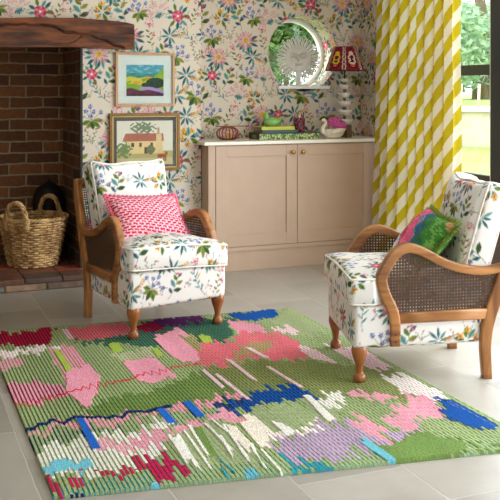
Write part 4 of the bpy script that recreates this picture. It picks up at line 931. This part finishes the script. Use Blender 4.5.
def cushion(name, hx, hy, hz, r, crown, side, warp, cv, off, parent, mat, st=.006, piping=True, skip_bottom=False):
    """upholstered box: rounded, crowned, printed per face corner; optional piped seams"""
    n = [max(2, int(round(2*h/st))) for h in (hx, hy, hz)]; H = np.array((hx, hy, hz)); V = {}; vs = []; fs = []; fcol = []
    def vert(i, j, k):
        key = (i, j, k)
        if key in V: return V[key]
        p = np.array((2*i/n[0]-1, 2*j/n[1]-1, 2*k/n[2]-1)); q = p*H; c = np.clip(q, -(H-r), H-r); d = q-c; l = np.linalg.norm(d); w = c+d/l*r if l > 1e-9 else q
        fx, fy, fz = (1-p[0]**2), (1-p[1]**2), (1-p[2]**2)
        if p[2] > 0: w[2] += crown*max(0, fx)**.55*max(0, fy)**.55*p[2]
        w[0] += side*p[0]*abs(p[0])*fy**.5*max(0, fz) if abs(p[0]) > .3 else 0
        w[1] += side*p[1]*abs(p[1])*fx**.5*max(0, fz) if abs(p[1]) > .3 else 0
        V[key] = len(vs); vs.append(warp(w)); return V[key]
    def face(a, b, ax):  # a fixed axis, side
        pass
    loops = []
    for ax in range(3):
        o1, o2 = [q for q in range(3) if q != ax]
        for sd in (0, 1):
            if skip_bottom and ax == 2 and sd == 0: continue
            for i in range(n[o1]):
                for j in range(n[o2]):
                    quad = []
                    for (di, dj) in ((0, 0), (1, 0), (1, 1), (0, 1)):
                        id_ = [0, 0, 0]; id_[ax] = n[ax]*sd; id_[o1] = i+di; id_[o2] = j+dj; quad.append(tuple(id_))
                    if (sd == 1) == (ax == 1): quad = quad[::-1]
                    fs.append([vert(*q) for q in quad])
                    for q in quad:
                        u, v = 2*q[o1]/n[o1]*H[o1], 2*q[o2]/n[o2]*H[o2]
                        if ax == 2: loops.append((u+off[0], v+off[1]))
                        elif ax == 1: loops.append((u+off[0], v-2*hz+off[1]))
                        else: loops.append((u+off[0]+.21+.33*sd, v+off[1]+.17))
    me = bpy.data.meshes.new(name); me.from_pydata([tuple(v) for v in vs], [], fs); me.polygons.foreach_set('use_smooth', [True]*len(fs)); me.materials.append(mat)
    o = bpy.data.objects.new(name, me); C.objects.link(o); o.parent = parent
    L_ = np.array(loops); colour_corners(o, cv.sample(L_[:, 0], L_[:, 1]))
    if piping:
        for k in ((n[2], 0) if piping == 2 else (n[2],)):
            kk = n[2]-max(1, int(r*.3/(2*hz)*n[2])) if k else max(1, int(r*.3/(2*hz)*n[2]))
            ring = [(i, 0, kk) for i in range(n[0])]+[(n[0], j, kk) for j in range(n[1])]+[(i, n[1], kk) for i in range(n[0], 0, -1)]+[(0, j, kk) for j in range(n[1], 0, -1)]
            m = MB(); m.tube([vs[V[q]] for q in ring if q in V][::2], .0052, 6, closed=True); m.build('piping', M_piping, o)
    return o

def xo(y): return .305-.10*(y+.274)
ARM = catmull([(.415, .490), (.345, .474), (.273, .467), (.178, .482), (.094, .511), (.011, .555), (-.062, .578), (-.115, .556), (-.155, .505), (-.180, .45), (-.164, .385), (-.137, .33), (-.121, .27), (-.120, .165)], 7)
POST = catmull([(.300, .0), (.293, .15), (.312, .27), (.362, .40), (.412, .53), (.452, .65), (.474, .745)], 6)
def path_frames(pts, sx):
    P = [Vector((sx*(xo(p[0])-.020), p[0], p[1])) for p in pts]; nr_ = []; bi = []
    for i in range(len(P)):
        a, b = pts[max(0, i-1)], pts[min(len(pts)-1, i+1)]; t = Vector((0, b[0]-a[0], b[1]-a[1])).normalized(); nr_.append(Vector((0, -t.z, t.y))); bi.append(Vector((1, 0, 0)))
    return P, nr_, bi
def scan(poly, c, ax):
    """intervals of a polygon (y, z) along the other axis at coordinate c"""
    out = []
    for i in range(len(poly)):
        a, b = poly[i], poly[(i+1) % len(poly)]
        if (a[ax] > c) != (b[ax] > c): out.append(a[1-ax]+(b[1-ax]-a[1-ax])*(c-a[ax])/(b[ax]-a[ax]))
    out.sort(); return list(zip(out[::2], out[1::2]))

def make_chair(label, loc, rz, offs, z_front, sh):
    t = thing('armchair', label, 'armchair', loc, rz, 'cane sided armchairs with floral cushions')
    # legs
    prof = catmull([(.0225, z_front), (.026, z_front+.006), (.0275, .028), (.024, .042), (.0165, .050), (.0155, .064), (.019, .088), (.027, .112), (.0335, .134), (.034, .152), (.030, .168), (.030, .19)], 4)
    for sx in (-1, 1):
        m = MB(); m.lathe([(max(.001, p[0]), p[1]) for p in prof], 28, (sx*.252, -.268, 0)); m.build('front_leg', M_leg, t)
    for sx in (-1, 1):
        P, nr_, bi = path_frames(POST, sx); k = len(P); hh = list(np.interp(np.linspace(0, 1, k), [0, .2, .5, .9, 1], [.021, .025, .030, .027, .020]))
        m = MB(); m.sweep(P, nr_, bi, .019, hh, .35); m.build('back_post', M_frame, t)
        P, nr_, bi = path_frames(ARM, sx); k = len(P); hh = list(np.interp(np.linspace(0, 1, k), [0, .1, .5, .7, 1], [.016, .018, .021, .024, .022]))
        m = MB(); m.sweep(P, nr_, bi, [.021]*k, hh, .4); arm = m.build('arm', M_frame_h, t)
        for zz_ in (.185, .215):
            m = MB(); m.lathe([(.0001, 0), (.004, 0), (.004, .003), (.0001, .003)], 12, (0, 0, 0), cap=False); m.v = [(sx*(xo(-.12)+.0005)+sx*v[2], -.120+v[0], zz_+v[1]) for v in m.v]
            m.build('screw_cap', M_plug, arm)
        rail = [(-.125, .281), (.0, .281), (.15, .281), (.318, .281)]; P, nr_, bi = path_frames(rail, sx); m = MB(); m.sweep(P, nr_, bi, .016, .023, .3); m.build('side_rail', M_frame_h, t)
        # cane panel in the side
        ia = [p for p in ARM if p[1] > .285]; ip = [p for p in POST if .285 < p[1] < .485]
        poly = [tuple(p) for p in ia]+[(-.123, .283), (.316, .283)]+[tuple(p) for p in ip]
        m = MB(); pitch, hw, th = .0134, .0037, .0007
        def strip(y0, z0, y1, z1, dx):
            vv = []
            for (y, z) in ((y0, z0), (y1, z1)):
                for ex in (-1, 1):
                    for ew in (-1, 1):
                        vv.append((sx*(xo(y)-.020)+dx+ex*th, y+(ew*hw if y0 == y1 else 0), z+(ew*hw if y0 != y1 else 0)))
            m.add(vv, [(0, 1, 3, 2), (4, 6, 7, 5), (0, 4, 5, 1), (2, 3, 7, 6), (0, 2, 6, 4), (1, 5, 7, 3)])
        for y in np.arange(-.19, .42, pitch):
            for a, b in scan(poly, y, 0):
                if b-a > .004: strip(y, a, y, b, .0006)
        for z in np.arange(.29, .58, pitch):
            for a, b in scan(poly, z, 1):
                if b-a > .004: strip(a, z, b, z, -.0006)
        m.build('cane_panel', M_cane, t, fix=False)
    # back frame
    px_ = lambda y: xo(y)-.03
    def yp(z): return float(np.interp(z, [p[1] for p in POST], [p[0] for p in POST]))
    xs_ = np.linspace(-1, 1, 15); m = MB(); P = [Vector((x*px_(yp(.725)), yp(.725), .722+.022*(1-x*x))) for x in xs_]; m.sweep(P, [Vector((0, .3, .95))]*15, [Vector((0, .95, -.3))]*15, .016, .022, .35); m.build('top_rail', M_frame_h, t)
    m = MB(); P = [Vector((x*px_(yp(.30)), yp(.30), .300)) for x in xs_]; m.sweep(P, [Vector((0, .3, .95))]*15, [Vector((0, .95, -.3))]*15, .014, .022, .35); m.build('back_rail', M_frame_h, t)
    m = MB(); th, hw = .0007, .003
    for x in np.arange(-.20, .2001, .0128):
        zs_ = np.linspace(.31, .715, 8); P = [Vector((x, yp(z), z)) for z in zs_]; m.sweep(P, [Vector((0, .96, -.28))]*8, [Vector((1, 0, 0))]*8, hw, th, .3, 0)
    for z in np.arange(.32, .715, .0128):
        w = px_(yp(z)); P = [Vector((-w, yp(z)+.0012, z)), Vector((w, yp(z)+.0012, z))]; m.sweep(P, [Vector((0, .96, -.28))]*2, [Vector((0, .28, .96))]*2, hw, th, .3, 0)
    m.build('back_cane_panel', M_cane, t, fix=False)
    # upholstered base
    def wb(w):
        y = w[1]-.012; hw_ = float(np.interp(y, [-.30, .28], [.287, .226])); return (w[0]*hw_/.287, y, w[2]+.247)
    cushion('seat_base', .287, .288, .094, .022, .014, .004, wb, FABRIC, (offs+.11, .31), t, M_fabric, .0052, False)
    def ws(w):
        y = w[1]-.019; hw_ = float(np.interp(y, [-.32, -.215, -.165, .28], [.291, .291, .252, .222])); z = w[2]+.398+.012*math.cos(w[0]/.3*PI/2)*(1 if w[2] > 0 else .3)
        return (w[0]*hw_/.300, y, z-sh[1]*(w[0]/.3+.25)*float(np.interp(y, [-.3, .25], [1, .2])))
    cushion('seat_cushion', .300, .298, .061, .022, .024, .010, ws, FABRIC, (offs, .07), t, M_fabric, .0048, 2)
    # back cushion leaning on the cane back
    dz = Vector((0, .25, .97)).normalized(); dn = Vector((0, -.97, .25)).normalized()
    def wk(w):
        u, v = w[0]/.232, w[1]/.205; w[0] *= .975; ear = max(0, abs(u)*max(v, 0))**3; x = w[0]*(1+.05*v)+sh[0]; p = Vector((x, .305, .640))+dz*(w[1]+.016*ear-.012*max(0, v)*(1-u*u)+.005*math.sin(u*5+1))+dn*(w[2]-.010*ear); return tuple(p)
    cushion('back_cushion', .232, .205, .066, .036, .034, .004, wk, FABRIC, (offs+.24, .22), t, M_fabric, .0048, 2)
    return t

ca = make_chair('floral armchair with a pink dashed cushion, in front of the fireplace and pictures', (1.328, 4.696, 0), R(13.78), .03, .0125, (.026, .017))
cb = make_chair('floral armchair with a green fringed cushion, in front of the striped curtain', (2.196, 3.539, 0), R(-106.03), .31, .0125, (0, 0))

# ------------------------------------------------------------------ scatter cushions
def pillow(name, w, h, th, paint, mat, st=.0032, pinch=.07):
    """knife edge cushion standing in its own x (width), y (height), z (thickness) axes"""
    nx, ny = int(w/st), int(h/st); U, V = np.meshgrid(np.linspace(-1, 1, nx), np.linspace(-1, 1, ny))
    X = U*w/2*(1-pinch*(1-V**2)*np.abs(U)**3); Y = V*h/2*(1-pinch*1.5*(1-U**2)*np.abs(V)**3)
    Zt = th/2*np.clip((1-np.abs(U)**2.6)*(1-np.abs(V)**2.6), 0, 1)**.48
    wr = .0022*np.sin(U*9+V*5)*np.sin(V*11-U*4); col = paint(U, V, X, Y)
    pt = Painted(); pt.grid(np.stack([X, Y, Zt+wr*(Zt > .01)], -1), col); pt.grid(np.stack([X, Y, -Zt], -1)[:, ::-1], col[:, ::-1])
    o = pt.build(name, mat, smooth=True)
    bm = bmesh.new(); bm.from_mesh(o.data); bmesh.ops.remove_doubles(bm, verts=bm.verts[:], dist=1e-5); bm.to_mesh(o.data); bm.free()
    o.data.polygons.foreach_set('use_smooth', [True]*len(o.data.polygons))
    def edge(s):  # perimeter point, s in 0..4
        k = int(s) % 4; f = 2*(s-int(s))-1; u, v = ((f, -1), (1, f), (-f, 1), (-1, -f))[k]
        return Vector((u*w/2*(1-pinch*(1-v*v)*abs(u)**3), v*h/2*(1-pinch*1.5*(1-u*u)*abs(v)**3), 0)), Vector((u if abs(u) == 1 else 0, v if abs(v) == 1 else 0, 0)).normalized()
    return o, edge
def place(o, chair, pos, ex, ey):
    """set world matrix from axes given in the chair's own space"""
    ex = Vector(ex).normalized(); ey = Vector(ey); ey = (ey-ex*ey.dot(ex)).normalized(); ez = ex.cross(ey)
    M_ = Matrix((ex, ey, ez)).transposed().to_4x4(); M_.translation = Vector(pos); B_ = Matrix.Translation(chair.location) @ Matrix.Rotation(chair.rotation_euler.z, 4, 'Z')
    o.matrix_world = B_ @ M_
def dashes(U, V, X, Y):
    c = np.empty(U.shape+(3,)); c[:] = srgb(238, 196, 206); Y = Y+.10*X+.004*np.sin(X*14); row = np.floor(Y/.0150); fy = Y/.0150-row; fx = (X/.034+.5*row) % 1; k = .06*np.sin(row*5.3)
    c[(fy > .22) & (fy < .82) & (fx < .76+k)] = srgb(194, 22, 56); c[(fy < .13)] = srgb(226, 130, 152); return c
o, edge = pillow('scatter_cushion', .43, .285, .12, dashes, painted('pink_dash_cotton', .9, 0, 900))
tag(o, 'oblong cushion of pink and white dashes with a frilled edge, on the left armchair', 'cushion')
place(o, ca, (-.008, .012, .560), (.995, .01, -.06), (.0, .66, .75))
# ruffle
m = MB(); pts_i = []; pts_o = []; n = 420
for i in range(n):
    p, d = edge(4*i/n); a = 2*PI*i/6.; pts_i.append(p*.995); pts_o.append(p+d*.018+Vector((0, 0, .006*math.sin(a))))
m.add([*pts_i, *pts_o], [(i, (i+1) % n, n+(i+1) % n, n+i) for i in range(n)], True)
fr = m.build('frill', plain('pink_frill', (222, 96, 122), .9, var=.35, scale=110), o, fix=False); md = fr.modifiers.new('thickness', 'SOLIDIFY'); md.thickness = .0012
def ikat(U, V, X, Y):
    c = np.empty(U.shape+(3,)); c[:] = srgb(58, 124, 44); w = U*.9+.42*V-.30+.13*np.sin(U*13+V*4)*np.sin(V*9)+.07*np.sin(U*41)*np.sin(V*37+1)+.05*np.sin(V*61+U*17)
    def S_(m_, q): c[m_] = srgb(*q)
    S_((w < .62) & (w > .45), (110, 160, 70)); S_(w < .18, (40, 98, 74)); S_(w < .02, (46, 92, 128)); S_(w < -.18, (80, 150, 172)); S_(w < -.26, (224, 78, 120)); S_(w < -.50, (236, 120, 150)); S_(w < -.66, (202, 56, 100)); S_(w < -.86, (96, 130, 160)); S_(w < -.98, (238, 226, 220)); S_(w > .86, (196, 140, 96)); S_(w > 1.02, (96, 140, 60))
    return c
o, edge = pillow('scatter_cushion', .40, .285, .13, ikat, painted('watercolour_velvet', .8, 0, 700))
tag(o, 'oblong cushion in green, pink and blue with a mossy green fringe, on the right armchair', 'cushion')
place(o, cb, (.0, .085, .566), (1, .0, -.05), (.0, .66, .75))
m = MB(); fr_ = random.Random(9)
for i in range(1500):
    p, d = edge(4*i/1500.); 
    if abs(d.y) > .5 and fr_.random() < .0: continue
    a = fr_.uniform(-.9, .9); l = fr_.uniform(.012, .024); s_ = d.orthogonal().normalized(); tip = p+(d*math.cos(a)+Vector((0, 0, 1))*math.sin(a)).normalized()*l+Vector((fr_.uniform(-.006, .006), fr_.uniform(-.006, .006), 0))
    m.tube([p-d*.003, (p+tip)/2+Vector((0, 0, fr_.uniform(-.003, .003))), tip], [.0016, .0022, .0016], 4, cap=False)
m.build('fringe', plain('moss_fringe', (146, 172, 74), .9, var=.3, scale=60), o, fix=False)

# ------------------------------------------------------------------ garden outside the windows
M_grass = plain('lawn_grass', (150, 176, 96), .9, var=.3, scale=1.5, bmp=.4, bscale=40)
X, Y = np.meshgrid(np.linspace(3.72, 26, 60), np.linspace(-6, 30, 80)); d = .6*X+.8*Y
P = np.stack([X, Y, -.12+.15*np.clip(d-6.2, 0, 8)], -1); struct(grid_obj('garden_lawn', P, M_grass, smooth=True))
X, Y = np.meshgrid(np.linspace(-6, 3.72, 20), np.linspace(6.8, 30, 60)); d = .6*X+.8*Y; struct(grid_obj('garden_lawn_back', np.stack([X, Y, -.12+.15*np.clip(d-6.2, 0, 8)], -1), M_grass, smooth=True))
def foliage_mat(name, a, b_):
    m, nt, b = nodes(name); tc = N(nt, 'ShaderNodeTexCoord'); no = N(nt, 'ShaderNodeTexNoise'); no.inputs['Scale'].default_value = 7; link(nt, tc.outputs['Object'], no.inputs['Vector'])
    rp = N(nt, 'ShaderNodeValToRGB'); e = rp.color_ramp.elements; e[0].color = srgb(*a)+(1,); e[0].position = .35; e[1].color = srgb(*b_)+(1,); e[1].position = .65; link(nt, no.outputs['Fac'], rp.inputs[0]); link(nt, rp.outputs[0], b.inputs['Base Color']); b.inputs['Roughness'].default_value = .6
    tr = N(nt, 'ShaderNodeBsdfTranslucent'); ms = N(nt, 'ShaderNodeMixShader'); ms.inputs[0].default_value = .45; link(nt, rp.outputs[0], tr.inputs[0]); link(nt, b.outputs[0], ms.inputs[1]); link(nt, tr.outputs[0], ms.inputs[2]); link(nt, ms.outputs[0], nt.nodes['Material Output'].inputs[0]); return m
def tree(name, label, cat, loc, blobs, trunk, n, size, mat, seed, group=None):
    t = thing(name, label, cat, loc, 0, group); r = random.Random(seed); m = MB()
    for i in range(n):
        c, rad = blobs[i % len(blobs)]; q = Vector((r.gauss(0, 1), r.gauss(0, 1), r.gauss(0, 1))).normalized(); p = Vector(c)+Vector((q.x*rad[0], q.y*rad[1], q.z*rad[2]))*r.uniform(.45, 1)**.6
        a = Vector((r.gauss(0, 1), r.gauss(0, 1), r.gauss(0, 1))).normalized(); b_ = a.orthogonal().normalized(); s_ = size*r.uniform(.6, 1.3)
        m.add([p-a*s_, p+b_*s_*.45, p+a*s_, p-b_*s_*.45], [(0, 1, 2, 3)])
    m.build('foliage', mat, t, fix=False)
    m = MB(); m.tube(trunk[0], trunk[1], 10); m.build('trunk', M_bark, t)
M_bark = wood('bark', (88, 74, 58), (128, 112, 92), 'z', .9, 9, 5, .5)
tree('garden_shrub', 'leafy green shrub outside the round window', 'shrub', (4.6, 10.2, .4), [((0, 0, 1.0), (.9, .7, .9)), ((-.7, .3, 1.9), (.6, .6, .5)), ((.6, 0, .5), (.8, .6, .5)), ((.2, .5, 1.7), (.5, .5, .4))], ([(0, 0, -.4), (.05, 0, .6), (0, 0, 1.2)], [.06, .05, .03]), 6500, .07, foliage_mat('shrub_leaf', (40, 78, 40), (120, 158, 74)), 1)
tree('garden_tree', 'tall dark green tree farther off, beyond the round window', 'tree', (6.2, 14.5, .9), [((0, 0, 2.0), (1.9, 1.4, 1.5)), ((-1.4, 0, 3.0), (1.2, 1, 1.0))], ([(0, 0, -1), (.1, 0, 1), (0, 0, 2.2)], [.18, .15, .08]), 3600, .12, foliage_mat('dark_leaf', (44, 76, 54), (92, 126, 92)), 2)
tree('garden_tree', 'pale green leafy tree outside the long window by the curtain', 'tree', (10.0, 13.6, 1.0), [((0, 0, 2.1), (1.9, 1.5, 1.8)), ((-1.0, -.3, 1.0), (1.0, .8, .9)), ((1.0, .3, 1.1), (1.2, .8, .9))], ([(0, 0, -1.2), (.1, 0, 1), (0, 0, 2.2)], [.2, .16, .08]), 5200, .11, foliage_mat('pale_leaf', (140, 182, 146), (222, 240, 208)), 3)
t = thing('garden_wall', 'low pale stone wall on the grass bank outside the long window', 'wall', (6.75, 8.75, .55), R(-36))
m = MB(); m.box(-1.3, 1.3, -.15, .15, -.2, .44, .02); m.build('stonework', plain('pale_stone', (200, 190, 170), .9, var=.15, scale=6, bmp=.4, bscale=30), t)
m = MB(); m.box(-1.35, 1.35, -.19, .19, .44, .50, .012); m.build('coping', plain('pale_coping', (226, 220, 206), .8, var=.08), t)
for dx, h_ in ((-.13, .27), (.16, .27)):
    q = Vector((6.2+dx*.55, 8.62-dx*.42, 1.05)); m = MB(); m.tube([q-Vector((0, 0, .0)), q+Vector((.01, 0, h_))], .016, 8)
    tag(m.build('garden_stake', plain('pale_cane_stake', (216, 200, 176), .8)), 'thin pale stake outside the long window, %s' % ('the one nearer the curtain' if dx < 0 else 'the one nearer the black window post'), 'stake', 'garden stakes on the wall')
